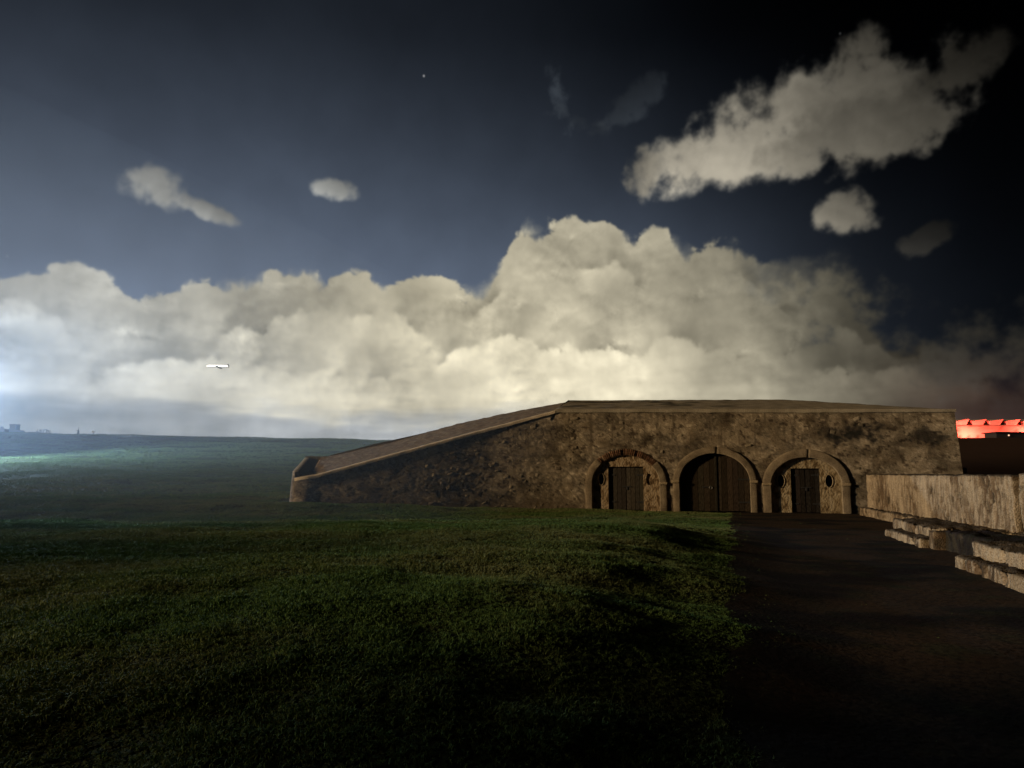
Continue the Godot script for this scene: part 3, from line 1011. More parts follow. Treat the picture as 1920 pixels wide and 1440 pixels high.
# ---------------------------------------------------------------- the floodlit rampart
func build_rampart():
	var pale := func(p: Vector3, _n: Vector3) -> Color:
		var w := wide_noise.get_noise_2d(p.x * 1.6, p.y * 2.4)
		var c := Color(0.42, 0.38, 0.31).lerp(Color(0.30, 0.26, 0.20), clampf(0.5 + w, 0.0, 1.0))
		return c.lerp(Color(0.12, 0.09, 0.06), smoothstep(0.25, 0.42, rough_noise.get_noise_2d(p.x * 0.9, p.y * 1.4)))
	var root := thing("rampart", "far rampart with splayed merlons, floodlit red", "rampart", Vector3(86, 7.0, -129.0))
	var body := obj("wall", rough_box(Vector3(56, 3.0, 3.0), 0.5, 0.05, 0.06, Vector3(5, 2, 1), pale, no_push), wm.stone, root)
	body.position = Vector3(12.5, 1.15, -1.5)
	var k := 0
	while k < 16:
		var st := SurfaceTool.new()
		st.begin(Mesh.PRIMITIVE_TRIANGLES)
		st.set_smooth_group(-1)
		st.set_color(Color(0.40, 0.36, 0.29))
		# wider and higher behind than in front
		var f := [Vector3(0, 0, 0), Vector3(1.62, 0, 0), Vector3(2.34, 0.98, 0), Vector3(0, 0.66, 0)]
		var b := [Vector3(-0.1, 0, -2.4), Vector3(2.55, 0, -2.4), Vector3(2.55, 1.10, -2.4), Vector3(-0.1, 1.0, -2.4)]
		for q in [[f[0], f[1], f[2], f[3]], [f[3], f[2], b[2], b[3]], [f[1], b[1], b[2], f[2]], [b[0], f[0], f[3], b[3]], [b[1], b[0], b[3], b[2]]]:
			for p in [q[0], q[3], q[1], q[1], q[3], q[2]]:
				st.add_vertex(p)
		var m := obj("merlon", done(st), wm.stone, root)
		m.position = Vector3(-14.3 + k * 2.84, 2.64, 0.03)
		k += 1
	# two floodlights on the ground before it
	for x in [75.8, 87.0]:
		var lamp := thing("floodlight", "red floodlight at the foot of the far rampart, beside the casemate corner" if x < 80.0 else "red floodlight at the foot of the far rampart, beyond the right edge", "floodlight", Vector3(x, 7.0, -126.1), 0.0, "")
		obj("housing", done(bevel_box(Vector3(0.5, 0.3, 0.25), 0.03, Color.WHITE, Vector3(0, 0.16, 0.02))), wm.iron, lamp)
		var glass := plain(Color(0.6, 0.1, 0.06), 0.3)
		glass.emission_enabled = true
		glass.emission = Color(1.0, 0.25, 0.15)
		glass.emission_energy_multiplier = 1.5
		var lens := obj("lens", done(bevel_box(Vector3(0.42, 0.22, 0.03), 0.01)), glass, lamp)
		lens.position = Vector3(0, 0.17, -0.13)
		var spot := SpotLight3D.new()
		spot.name = "beam"
		spot.position = Vector3(0, 0.3, -0.2)
		spot.rotation_degrees = Vector3(14, 0, 0)
		spot.light_color = Color(1.0, 0.27, 0.23)
		spot.light_energy = 400.0 if x < 80.0 else 460.0
		spot.light_size = 0.15
		spot.spot_angle = 84.0
		spot.spot_range = 60.0
		spot.spot_attenuation = 2.0
		spot.spot_angle_attenuation = 0.6
		spot.shadow_enabled = true
		lamp.add_child(spot)
	# a dark shed before it on the right
	var shed := thing("low_shed", "low dark flat-roofed shed in front of the red rampart", "shed", Vector3(87.8, 6.2, -122.0))
	obj("wall", done(bevel_box(Vector3(24, 1.7, 3.0), 0.05, Color.WHITE, Vector3(0, 0.85, 0))), plain(Color(0.016, 0.010, 0.009)), shed)
	obj("roof", done(bevel_box(Vector3(24.6, 0.14, 3.6), 0.03, Color.WHITE, Vector3(0, 1.77, 0))), plain(Color(0.014, 0.010, 0.009)), shed)
	for x in [-10.1, -7.3]:
		var glow := plain(Color(0.8, 0.7, 0.6), 0.3)
		glow.emission_enabled = true
		glow.emission = Color(1.0, 0.72, 0.6)
		glow.emission_energy_multiplier = 0.8
		var ball := SphereMesh.new()
		ball.radius = 0.13
		ball.height = 0.26
		ball.radial_segments = 12
		ball.rings = 8
		obj("wall_lamp", ball, glow, shed).position = Vector3(x, 1.3, 1.62)


# ---------------------------------------------------------------- far things on the left, and the aeroplane
func build_distance():
	var hz := plain(Color(0.16, 0.17, 0.19))
	var b := thing("distant_building", "blocky building with a square tower on the far ridge, at the left edge", "building", Vector3(-328.5, -16, -500))
	obj("wall", done(bevel_box(Vector3(16, 46, 10), 0.2, Color.WHITE, Vector3(-6.0, 23, 0))), hz, b)
	obj("tower", done(bevel_box(Vector3(3.9, 48.6, 5), 0.15, Color.WHITE, Vector3(5.2, 24.3, 0))), hz, b)
	obj("annex", done(bevel_box(Vector3(3.0, 45.2, 5), 0.15, Color.WHITE, Vector3(8.7, 22.6, 0))), hz, b)
	obj("roof", done(bevel_box(Vector3(4.3, 0.5, 5.4), 0.1, Color.WHITE, Vector3(5.2, 48.8, 0))), plain(Color(0.12, 0.12, 0.13)), b)
	for k in 3:
		obj("turret", done(bevel_box(Vector3(1.2, 1.6, 1.2), 0.1, Color.WHITE, Vector3(-1.0 - 3.4 * k, 46.7, 3.0))), hz, b)
	var at := Vector3(-67.0, ground_y(-67.0, 110.0), -110.0)
	var bush := thing("bush", "low sparse bush on the ridge between the far building and the stub post", "bush", at)
	var st := SurfaceTool.new()
	st.begin(Mesh.PRIMITIVE_TRIANGLES)
	st.set_smooth_group(-1)
	for k in 260:
		var p := Vector3(rng.randf_range(-1.1, 1.1), 0, rng.randf_range(-0.5, 0.5))
		p.y = rng.randf() * 0.62 * sqrt(maxf(0.0, 1.0 - pow(p.x / 1.15, 2.0)))
		var u := Vector3(rng.randfn(), rng.randfn(), rng.randfn()).normalized() * 0.07
		var v := Vector3(rng.randfn(), rng.randfn(), rng.randfn()).normalized() * 0.05
		for q in [p - u, p + v, p + u, p + u, p - v, p - u]:
			st.add_vertex(q)
	obj("foliage", done(st), plain(Color(0.05, 0.06, 0.03)), bush)
	for k in 5:
		obj("stem", done(bevel_box(Vector3(0.03, 0.4, 0.03), 0.005, Color.WHITE, Vector3(-0.8 + 0.4 * k, 0.2, 0))), plain(Color(0.04, 0.03, 0.02)), bush)
	at = Vector3(-62.0, ground_y(-62.0, 110.0), -110.0)
	var post := thing("stub_post", "short dark post with a thin rod and a side arm on the ridge", "post", at)
	var cyl := CylinderMesh.new()
	cyl.bottom_radius = 0.14
	cyl.top_radius = 0.10
	cyl.height = 0.62
	cyl.radial_segments = 12
	obj("shaft", cyl, wm.dark, post).position.y = 0.30
	obj("rod", done(bevel_box(Vector3(0.05, 0.4, 0.05), 0.01)), wm.dark, post).position.y = 0.78
	obj("arm", done(bevel_box(Vector3(0.35, 0.04, 0.04), 0.01)), wm.dark, post).position = Vector3(-0.22, 0.5, 0)
	at = Vector3(-59.8, ground_y(-59.8, 110.0), -110.0)
	var sign := thing("tilted_sign", "small white tilted board on a dark stake on the ridge, right of the stub post", "sign", at)
	var bd := obj("board", done(bevel_box(Vector3(0.32, 0.24, 0.03), 0.008)), plain(Color(0.7, 0.7, 0.7)), sign)
	bd.position = Vector3(-0.1, 0.34, 0.03)
	bd.rotation.z = -0.2
	var stake := obj("stake", done(bevel_box(Vector3(0.05, 0.6, 0.05), 0.01)), wm.dark, sign)
	stake.position = Vector3(0.12, 0.27, 0)
	stake.rotation.z = -0.5
	# a bright streak of unknown nature low over the ridge, built as an aeroplane
	var plane := thing("aeroplane", "bright streak of light low in front of the clouds, built as an aeroplane", "aeroplane", Vector3(-347.0, 127.0, -900.0), 0.12)
	var white := plain(Color(0.75, 0.75, 0.75), 0.4)
	var body := CapsuleMesh.new()
	body.radius = 1.35
	body.height = 25.0
	body.radial_segments = 20
	var hull := obj("fuselage", body, white, plane)
	hull.rotation.z = PI / 2
	obj("wing", done(bevel_box(Vector3(3.4, 0.2, 24.0), 0.05, Color.WHITE, Vector3(0.5, -1.3, -1.0))), white, plane)
	var fin := obj("tail_fin", done(bevel_box(Vector3(2.2, 2.2, 0.25), 0.1, Color.WHITE, Vector3(11.0, 1.7, 0))), white, plane)
	fin.rotation.z = 0.0
	obj("tailplane", done(bevel_box(Vector3(1.8, 0.2, 8.0), 0.08, Color.WHITE, Vector3(11.2, 0.6, 0))), white, plane)
	var glow := plain(Color(0.9, 0.9, 0.85), 0.3)
	glow.emission_enabled = true
	glow.emission = Color(1.0, 0.99, 0.94)
	glow.emission_energy_multiplier = 2.6
	for k in 18:
		obj("cabin_window_light", done(bevel_box(Vector3(1.2, 1.9, 0.3), 0.05)), glow, plane).position = Vector3(-10.6 + 1.26 * k, 0.1, 1.28)
	var nose := SphereMesh.new()
	nose.radius = 0.9
	nose.height = 1.8
	obj("landing_light", nose, glow, plane).position = Vector3(-12.0, -0.1, 0.5)


# ---------------------------------------------------------------- the floodlight mast just outside the picture on the left
func build_floodlight_mast():
	# one far out near the ridge, and a nearer unseen one added to light the lawn
	one_mast(-52.5, 70.0, 7.2, Vector3(-6.0, 0.0, -62.0), 2500.0, 88.0, "floodlight mast beyond the left edge, near the foot of the ridge")
	one_mast(-25.0, 19.0, 6.0, Vector3(-6.0, 0.0, -11.0), 340.0, 46.0, "added floodlight mast, unseen left of the viewer, to light the near lawn")
	# added haze round the mast, standing in for the veil of lens flare
	var flare_haze := FogVolume.new()
	flare_haze.name = "flare_haze"
	flare_haze.shape = RenderingServer.FOG_VOLUME_SHAPE_ELLIPSOID
	flare_haze.size = Vector3(108, 28, 150)
	flare_haze.position = Vector3(-50, 3, -52)
	var fm := FogMaterial.new()
	fm.density = 0.0023
	fm.albedo = Color(0.86, 0.93, 1.0)
	flare_haze.material = fm
	flare_haze.set_meta("kind", "stuff")
	flare_haze.set_meta("label", "added thin haze standing in for lens flare at the left edge")
	add_child(flare_haze)


func one_mast(x: float, d: float, high: float, target: Vector3, power: float, cone: float, label: String):
	var mast := thing("floodlight_mast", label, "floodlight mast", Vector3(x, ground_y(x, d), -d), 0.0, "floodlight masts on the lawn")
	var pole := CylinderMesh.new()
	pole.bottom_radius = 0.14
	pole.top_radius = 0.08
	pole.height = high - 0.2
	obj("pole", pole, wm.iron, mast).position.y = high / 2.0 - 0.1
	obj("base", done(bevel_box(Vector3(0.6, 0.3, 0.6), 0.04, Color.WHITE, Vector3(0, 0.1, 0))), plain(Color(0.3, 0.3, 0.3)), mast)
	var head := Vector3(x, ground_y(x, d) + high, -d)
	var beam := SpotLight3D.new()
	beam.name = "beam"
	beam.look_at_from_position(head + (target - head).normalized() * 0.3, target)
	beam.position -= mast.position
	beam.light_color = Color(0.72, 0.86, 1.0)
	beam.light_energy = power
	beam.light_size = 0.3
	beam.spot_angle = cone
	beam.spot_range = 200.0
	beam.spot_attenuation = 2.0
	beam.spot_angle_attenuation = 0.4
	beam.shadow_enabled = true
	var lamp := obj("lamp_head", done(bevel_box(Vector3(0.9, 0.6, 0.25), 0.04)), wm.iron, mast)
	lamp.position = head - mast.position
	lamp.rotation = beam.rotation
	var glass := plain(Color(0.8, 0.85, 0.9), 0.3)
	glass.emission_enabled = true
	glass.emission = Color(0.75, 0.88, 1.0)
	glass.emission_energy_multiplier = 6.0
	var lens := obj("lamp_lens", done(bevel_box(Vector3(0.8, 0.5, 0.03), 0.01, Color.WHITE, Vector3(0, 0, -0.14))), glass, mast)
	lens.position = lamp.position
	lens.rotation = beam.rotation
	mast.add_child(beam)


# ---------------------------------------------------------------- added trees, unseen left of the camera, put there to shade the lawn
func build_shade_trees():
	var bark := plain(Color(0.07, 0.055, 0.04))
	var green := plain(Color(0.05, 0.065, 0.025), 0.7)
	var proto: Node3D = null
	var k := 0
	for at in [[-19.0, -1.2, 1.0, 0.3], [-22.5, -5.2, 1.2, 2.0], [-18.5, -10.0, 1.05, 4.1], [-23.0, -15.0, 1.25, 5.0], [-40.0, 3.0, 1.15, 1.1], [-41.5, 9.5, 1.05, 3.0], [-40.5, 15.5, 1.1, 5.5], [-41.0, -3.5, 1.1, 2.2]]:
		var t: Node3D
		if proto == null:
			t = thing("tree", "", "tree")
			proto = t
			var tr := CylinderMesh.new()
			tr.bottom_radius = 0.26
			tr.top_radius = 0.14
			tr.height = 4.0
			obj("trunk", tr, bark, t).position.y = 1.9
			var tips := []
			for b in 9:
				var a := TAU * b / 9.0 + rng.randf_range(-0.3, 0.3)
				var tip := Vector3(cos(a) * rng.randf_range(1.2, 2.6), rng.randf_range(4.4, 7.4), sin(a) * rng.randf_range(1.2, 2.6))
				tips.append(tip)
				var from := Vector3(0, rng.randf_range(2.6, 3.8), 0)
				var limb := CylinderMesh.new()
				limb.bottom_radius = 0.09
				limb.top_radius = 0.03
				limb.height = from.distance_to(tip)
				limb.radial_segments = 8
				var l := obj("limb", limb, bark, t)
				var up := (tip - from).normalized()
				var sx := up.cross(Vector3(0.3, 0.1, 0.9)).normalized()
				l.transform = Transform3D(Basis(sx, up, sx.cross(up)), (from + tip) / 2.0)
			var st := SurfaceTool.new()
			st.begin(Mesh.PRIMITIVE_TRIANGLES)
			st.set_smooth_group(-1)
			for i in 5200:
				var c: Vector3 = tips[rng.randi() % 9]
				var p := c + Vector3(rng.randfn(), rng.randfn() * 0.7, rng.randfn()) * 0.62
				if p.y < 2.8:
					continue
				var u := Vector3(rng.randfn(), rng.randfn(), rng.randfn()).normalized() * 0.13
				var v := u.cross(Vector3(rng.randfn(), rng.randfn(), rng.randfn())).normalized() * 0.06
				for q in [p - u, p + v, p + u, p + u, p - v, p - u]:
					st.add_vertex(q)
			obj("crown", done(st), green, t)
		else:
			t = proto.duplicate() as Node3D
			t.name = numbered("tree", self)
			add_child(t)
		t.position = Vector3(at[0], ground_y(at[0], at[1]), -at[1])
		t.rotation.y = at[3]
		t.scale = Vector3.ONE * float(at[2])
		t.set_meta("label", ["small leafy tree nearest the lawn, unseen left of the viewer, added for its shade", "large leafy tree added for its shade, unseen left of the viewer, second of the near four", "small leafy tree added for its shade, behind the viewer on the left, third of the near four", "large leafy tree added for its shade, farthest behind the viewer on the left", "leafy tree far out on the lawn on the left, level with the viewer, added unseen for its shade", "leafy tree far out on the lawn on the left, middle one of its row, added unseen for its shade", "leafy tree far out on the lawn on the left, nearest the ridge in its row, added unseen for its shade", "leafy tree far out on the left, just behind the viewer, added unseen for its shade"][k])
		t.set_meta("group", "unseen trees added left of the viewer for their shade")
		k += 1


# ---------------------------------------------------------------- grass
func build_grass():
	var tufts := []
	for kind in 3:
		var st := SurfaceTool.new()
		st.begin(Mesh.PRIMITIVE_TRIANGLES)
		st.set_smooth_group(-1)
		for k in 9:
			var root := Vector3(rng.randf_range(-0.05, 0.05), -0.01, rng.randf_range(-0.05, 0.05))
			var tall := rng.randf_range(0.035, 0.075)
			var lean := Vector3(rng.randf_range(-0.6, 0.6), 1.0, rng.randf_range(-0.6, 0.6)).normalized()
			var side := Vector3(rng.randf_range(-1, 1), 0, rng.randf_range(-1, 1)).normalized() * 0.0045
			var knee := root + lean * tall * 0.6
			var tip := root + (lean + Vector3(lean.x, -0.25, lean.z) * 0.8).normalized() * tall * 1.05
			for p in [root - side, knee - side * 0.8, root + side, root + side, knee - side * 0.8, knee + side * 0.8, knee - side * 0.8, tip, knee + side * 0.8]:
				st.add_vertex(p)
		tufts.append(done(st))
	var m := plain(Color.WHITE, 0.85)
	m.vertex_color_use_as_albedo = true
	m.backlight_enabled = true
	m.backlight = Color(0.25, 0.3, 0.12)
	m.metallic_specular = 0.15
	var sets := [[], [], []]
	var bands := [[3.0, 9.0, 1100.0, 0.75], [9.0, 18.0, 640.0, 0.9], [18.0, 36.0, 230.0, 1.3], [36.0, 62.0, 34.0, 2.6], [62.0, 114.0, 11.0, 3.4]]
	for band in bands:
		var left: float = -band[1] * 0.70 - 2.0
		var right: float = 10.0 if band[0] < 30.0 else -4.0
		var n := int((right - left) * (band[1] - band[0]) * band[2])
		for k in n:
			var x := rng.randf_range(left, right)
			var d := rng.randf_range(band[0], band[1])
			if x < -d * 0.70 - 2.0:
				continue
			var inward := path_edge(minf(d, 33.0)) - x
			if inward < 0.0 and rng.randf() > 0.10 * smoothstep(-0.8, 0.0, inward) + 0.002:
				continue
			if d > 33.0 and x > -10.6:
				var l := fac(0, 0, 0)
				l = Vector3((x - C.x) * cos(TURN) - (d - C.y) * sin(TURN), 0, 0)
				var face := 33.0 - (x - C.x) * tan(TURN) if x > 3.5 else 34.75 - 0.14 * (1.0 - x) * smoothstep(3.0, -6.0, x) * 0.8
				if d > face - 0.1:
					continue
			var y := ground_y(x, d)
			var dry := clampf(0.45 + 0.9 * wide_noise.get_noise_2d(x * 0.7, d * 1.3) + 0.6 * rough_noise.get_noise_2d(x * 0.5 + 9.0, d * 0.5) + rng.randf_range(-0.25, 0.25), 0.0, 1.0)
			var c := Color(0.075, 0.125, 0.034).lerp(Color(0.15, 0.145, 0.058), dry * 0.8) * rng.randf_range(0.7, 1.25)
			c = c.lerp(Color(0.075, 0.098, 0.042), 0.7 * smoothstep(36.0, 66.0, d))
			var s: float = band[3] * rng.randf_range(0.75, 1.3) * (0.8 + 0.5 * rough_noise.get_noise_2d(x * 1.2, d * 1.2 + 33.0))
			s *= lerpf(0.55, 1.0, smoothstep(0.0, 3.5, inward))
			sets[k % 3].append([x, y, d, rng.randf() * TAU, s, c])
	var root := thing("grass", "short mown grass of the lawn", "grass")
	root.set_meta("kind", "stuff")
	root.set_meta("category", null)
	for kind in 3:
		var mm := MultiMesh.new()
		mm.transform_format = MultiMesh.TRANSFORM_3D
		mm.use_colors = true
		mm.mesh = tufts[kind]
		var list: Array = sets[kind]
		mm.instance_count = list.size()
		var buf := PackedFloat32Array()
		buf.resize(list.size() * 16)
		var o := 0
		for t in list:
			var cs: float = cos(t[3]) * t[4]
			var sn: float = sin(t[3]) * t[4]
			buf[o] = cs
			buf[o + 2] = sn
			buf[o + 3] = t[0]
			buf[o + 5] = t[4]
			buf[o + 7] = t[1]
			buf[o + 8] = -sn
			buf[o + 10] = cs
			buf[o + 11] = -t[2]
			buf[o + 12] = t[5].r
			buf[o + 13] = t[5].g
			buf[o + 14] = t[5].b
			buf[o + 15] = 1.0
			o += 16
		mm.buffer = buf
		var g := MultiMeshInstance3D.new()
		g.name = "blades" if kind == 0 else "blades_%03d" % kind
		g.multimesh = mm
		g.material_override = m
		g.set_meta("kind", "stuff")
		root.add_child(g, true)
	print("tufts ", sets[0].size() * 3)


# ---------------------------------------------------------------- sky
func noise(kind: int, freq: float, octaves: int, rng: int) -> FastNoiseLite:
	var n := FastNoiseLite.new()
	n.noise_type = kind
	n.frequency = freq
	n.seed = rng
	n.fractal_octaves = octaves
	n.fractal_type = FastNoiseLite.FRACTAL_FBM if octaves > 1 else FastNoiseLite.FRACTAL_NONE
	return n


func pwl(xs: Array, ys: Array, x: float) -> float:
	if x <= xs[0]:
		return ys[0]
	for i in range(1, xs.size()):
		if x < xs[i]:
			var t: float = (x - xs[i - 1]) / (xs[i] - xs[i - 1])
			return lerpf(ys[i - 1], ys[i], t)
	return ys[-1]


func table(az: Array, rows: Array, els: Array, a: float, e: float) -> float:
	var col := []
	for r in rows:
		col.append(pwl(az, r, a))
	return pwl(els, col, e)


# the brightness tables of the air and of the cloud bank (as seen values), evaluated on a coarse grid and enlarged
func smooth_map(az: Array, rows: Array, els: Array, a0: float, a1: float, e0: float, e1: float, w: int, h: int) -> PackedFloat32Array:
	var cw := clampi(int((a1 - a0) / 2.0), 8, 120)
	var ch := clampi(int((e1 - e0) / 1.5), 8, 90)
	var im := Image.create_empty(cw, ch, false, Image.FORMAT_RF)
	for j in ch:
		for i in cw:
			var v := 0.0
			for k in 5:   # a little smoothing in azimuth and height
				var oa: float = [0.0, 2.0, -2.0, 0.0, 0.0][k]
				var oe: float = [0.0, 0.0, 0.0, 1.2, -1.2][k]
				v += table(az, rows, els, lerpf(a0, a1, (i + 0.5) / cw) + oa, lerpf(e1, e0, (j + 0.5) / ch) + oe)
			im.set_pixel(i, j, Color(v / 5.0, 0, 0))
	im.resize(w, h, Image.INTERPOLATE_CUBIC)
	return im.get_data().to_float32_array()


const TOP_A := [-110.0, -80.0, -60.0, -45.0, -34.2, -32.6, -30.6, -29.0, -27.0, -24.0, -22.7, -19.9, -17.4, -14.3, -11.2, -8.9, -7.7, -5.7, -4.5, -2.4, -1.2, 0.0, 0.8, 2.2, 3.3, 4.9, 5.6, 6.7, 7.5, 8.1, 9.5, 11.3, 13.2, 15.5, 17.0, 18.1, 19.9, 21.0, 22.1, 23.9, 25.9, 27.1, 28.9, 30.6, 32.3, 34.0, 44.0, 60.0, 110.0]
const TOP_E := [5.0, 8.0, 10.0, 12.0, 11.4, 12.3, 13.5, 12.9, 12.3, 12.3, 13.2, 13.7, 14.4, 14.3, 14.2, 13.8, 14.4, 14.4, 13.5, 14.1, 15.3, 16.8, 18.2, 17.8, 18.7, 18.9, 18.3, 19.1, 18.8, 17.4, 16.9, 17.3, 16.0, 16.4, 15.8, 14.6, 14.8, 15.4, 14.6, 15.6, 15.6, 13.7, 11.4, 9.8, 9.0, 8.1, 7.0, 6.0, 5.0]


func sky_patch(a0: float, a1: float, e0: float, e1: float, w: int, h: int) -> Image:
	var air := smooth_map([-180.0, -110.0, -70.0, -34.0, -17.0, 0.0, 10.0, 17.0, 25.0, 34.0, 45.0, 110.0, 180.0], [
		[40, 60, 115, 165, 165, 160, 150, 110, 60, 34, 30, 34, 40],
		[32, 48, 96, 140, 140, 130, 112, 80, 42, 22, 24, 27, 32],
		[16, 32, 75, 103, 104, 92, 76, 56, 30, 14, 13, 14, 16],
		[12, 24, 50, 72, 74, 60, 44, 30, 14, 7, 8, 10, 12],
		[7, 17, 28, 40, 42, 32, 20, 11, 5, 2, 3, 5, 7],
		[5, 8, 12, 18, 18, 14, 9, 6, 4, 3, 3, 4, 5]], [0.0, 8.0, 16.0, 23.0, 31.0, 50.0], a0, a1, e0, e1, w, h)
	var lum := smooth_map([-180.0, -110.0, -70.0, -34.0, -25.0, -17.0, -8.0, 0.0, 5.0, 9.0, 13.0, 17.0, 21.0, 25.0, 30.0, 35.0, 50.0, 110.0, 180.0], [
		[10, 50, 130, 186, 200, 206, 212, 220, 222, 214, 190, 168, 140, 104, 66, 50, 30, 16, 10],
		[10, 50, 130, 184, 196, 204, 210, 220, 224, 214, 190, 166, 136, 98, 62, 46, 28, 16, 10],
		[10, 46, 120, 184, 192, 198, 204, 214, 216, 204, 182, 156, 120, 84, 56, 44, 26, 16, 10],
		[10, 40, 110, 172, 178, 182, 184, 194, 192, 178, 158, 132, 98, 68, 50, 36, 22, 14, 10],
		[10, 36, 96, 150, 156, 162, 160, 172, 172, 160, 142, 118, 88, 62, 42, 30, 20, 14, 10],
		[10, 30, 80, 130, 138, 140, 140, 158, 156, 142, 130, 108, 96, 76, 40, 26, 18, 12, 10]], [0.0, 3.0, 6.5, 10.0, 13.5, 18.0], a0, a1, e0, e1, w, h)
	# heaps of rounded puffs in four sizes
	var puffs := []
	for k in 4:
		var n := noise(FastNoiseLite.TYPE_CELLULAR, [0.11, 0.24, 0.52, 1.1][k], 1, 11 + 7 * k)
		n.cellular_return_type = FastNoiseLite.RETURN_DISTANCE
		n.domain_warp_enabled = true
		n.domain_warp_amplitude = [4.5, 2.4, 1.3, 0.7][k]
		n.domain_warp_frequency = [0.10, 0.22, 0.45, 0.9][k]
		n.domain_warp_fractal_octaves = 4
		puffs.append(n)
	var soft := noise(FastNoiseLite.TYPE_SIMPLEX_SMOOTH, 0.16, 5, 5)
	var fine := noise(FastNoiseLite.TYPE_SIMPLEX_SMOOTH, 0.7, 4, 23)
	var p := PackedFloat32Array()
	p.resize(w * h)
	var q := p.duplicate()
	var i := 0
	for y in h:
		var e := lerpf(e1, e0, (y + 0.5) / h)
		for x in w:
			var a := lerpf(a0, a1, (x + 0.5) / w)
			var r := []
			for k in 4:
				var d: float = minf((puffs[k] as FastNoiseLite).get_noise_2d(a * 0.9, e * 1.15) + 1.0, 1.0)
				r.append(sqrt(1.0 - d * d))
			q[i] = r[0]
			p[i] = 0.52 * r[1] + 0.30 * r[2] + 0.18 * r[3]
			i += 1
	# single clouds: azimuth, height, half length, half height, tilt, brightness left, brightness right, raggedness
	var singles := [
		[14.6, 22.2, 5.6, 2.2, 0.12, 168.0, 150.0, 0.9], [21.0, 23.9, 7.6, 3.6, 0.18, 164.0, 96.0, 0.9], [26.2, 24.3, 5.6, 3.3, 0.12, 116.0, 60.0, 1.1], [25.6, 27.3, 2.4, 1.6, 0.2, 84.0, 64.0, 1.2], [31.6, 25.3, 3.4, 1.2, 0.3, 56.0, 26.0, 1.5], [24.5, 22.4, 5.6, 2.3, 0.06, 118.0, 64.0, 1.1], [10.2, 21.8, 1.6, 1.3, 0.6, 96.0, 126.0, 1.9],
		[-25.6, 19.0, 2.5, 1.35, -0.25, 150.0, 140.0, 1.1], [-22.6, 18.1, 2.2, 0.6, -0.35, 150.0, 130.0, 1.3], [-13.1, 20.3, 1.7, 0.75, -0.05, 150.0, 128.0, 1.2],
		[4.0, 26.7, 1.0, 1.9, 0.4, 88.0, 66.0, 2.1], [4.8, 25.8, 2.2, 0.9, -0.4, 60.0, 50.0, 2.3], [9.4, 26.6, 2.6, 1.0, 0.5, 56.0, 46.0, 2.1],
		[24.2, 17.5, 2.2, 1.5, 0.1, 128.0, 86.0, 1.4], [29.0, 15.3, 1.8, 0.7, 0.3, 62.0, 34.0, 1.9], [32.5, 7.6, 4.6, 2.8, 0.2, 66.0, 44.0, 1.3], [36.5, 4.6, 5.5, 3.4, 0.0, 54.0, 40.0, 1.0], [-33.0, 33.5, 6.0, 0.8, -0.1, 58.0, 44.0, 2.4]]
	var px := PackedFloat32Array()
	px.resize(w * h * 3)
	i = 0
	var tops := PackedFloat32Array()
	var mids := PackedFloat32Array()
	var lows := PackedFloat32Array()
	for x in w:
		var a := lerpf(a0, a1, (x + 0.5) / w)
		tops.append((pwl(TOP_A, TOP_E, a - 0.5) + pwl(TOP_A, TOP_E, a) * 2.0 + pwl(TOP_A, TOP_E, a + 0.5)) / 4.0)
		# tops of the nearer heaps inside the bank
		mids.append(pwl([-60.0, -34.0, -24.0, -14.0, -8.0, -5.0, -1.0, 3.0, 8.0, 12.0, 17.0, 22.0, 30.0, 60.0], [8.0, 9.6, 8.4, 11.4, 10.6, 9.0, 12.4, 13.6, 15.0, 12.2, 12.6, 10.0, 6.0, 4.0], a) + 2.0 * soft.get_noise_2d(a * 0.8, 300.0))
		lows.append(pwl([-60.0, -34.0, -20.0, -8.0, -4.0, 2.0, 10.0, 16.0, 24.0, 60.0], [5.0, 5.6, 7.4, 6.2, 8.8, 9.4, 8.4, 9.2, 6.2, 3.0], a) + 1.8 * soft.get_noise_2d(a * 0.9, 500.0))
	var s := maxi(1, int(0.42 * w / (a1 - a0)))
	for y in h:
		var e := lerpf(e1, e0, (y + 0.5) / h)
		for x in w:
			var a := lerpf(a0, a1, (x + 0.5) / w)
			var f := soft.get_noise_2d(a, e)
			var g := fine.get_noise_2d(a, e)
			var side := clampf((3.0 - a) / 5.0, -1.0, 1.0)
			# how steeply the puffs rise towards the glow on the horizon
			var lit := p[mini(y + s, h - 1) * w + clampi(x + int(s * side), 0, w - 1)]
			var at := mini(y + 3 * s, h - 1) * w + clampi(x + int(2 * s * side), 0, w - 1)
			var relief := clampf(1.3 * (lit - p[i]), -0.5, 0.5) + 0.55 * (q[at] - q[i])
			var sky: float = air[i] * (1.0 + 0.05 * f)
			var r: float = sky * 0.87
			var gr: float = sky * 0.97
			var b: float = sky * 1.13
			# the bank
			var top := tops[x]
			var dense := top - 0.6 - e + 4.0 * (p[i] - 0.72) + 1.2 * (q[i] - 0.75) + 0.45 * f + 0.16 * g
			var fray := 0.35 + 1.9 * smoothstep(0.0, 0.45, soft.get_noise_2d(a * 1.3 + 90.0, e * 0.5)) + 2.6 * smoothstep(15.0, 30.0, a)
			var cover := smoothstep(0.0, fray, dense + 0.2)
			if a > 12.0:
				cover *= lerpf(1.0, smoothstep(-0.6, 0.3, f + 0.4 * g + 0.15 * (12.5 - e) - 0.14 * maxf(0.0, a - 24.0) + 1.2 * smoothstep(8.5, 6.0, e)), smoothstep(14.0, 27.0, a))
			var low := smoothstep(9.0, 4.0, e)
			var streak := soft.get_noise_2d(a * 0.28 + 40.0, e * 2.1)
			var calm := smoothstep(-0.35, 0.30, soft.get_noise_2d(a * 0.7 + 20.0, e * 0.9 + 130.0))
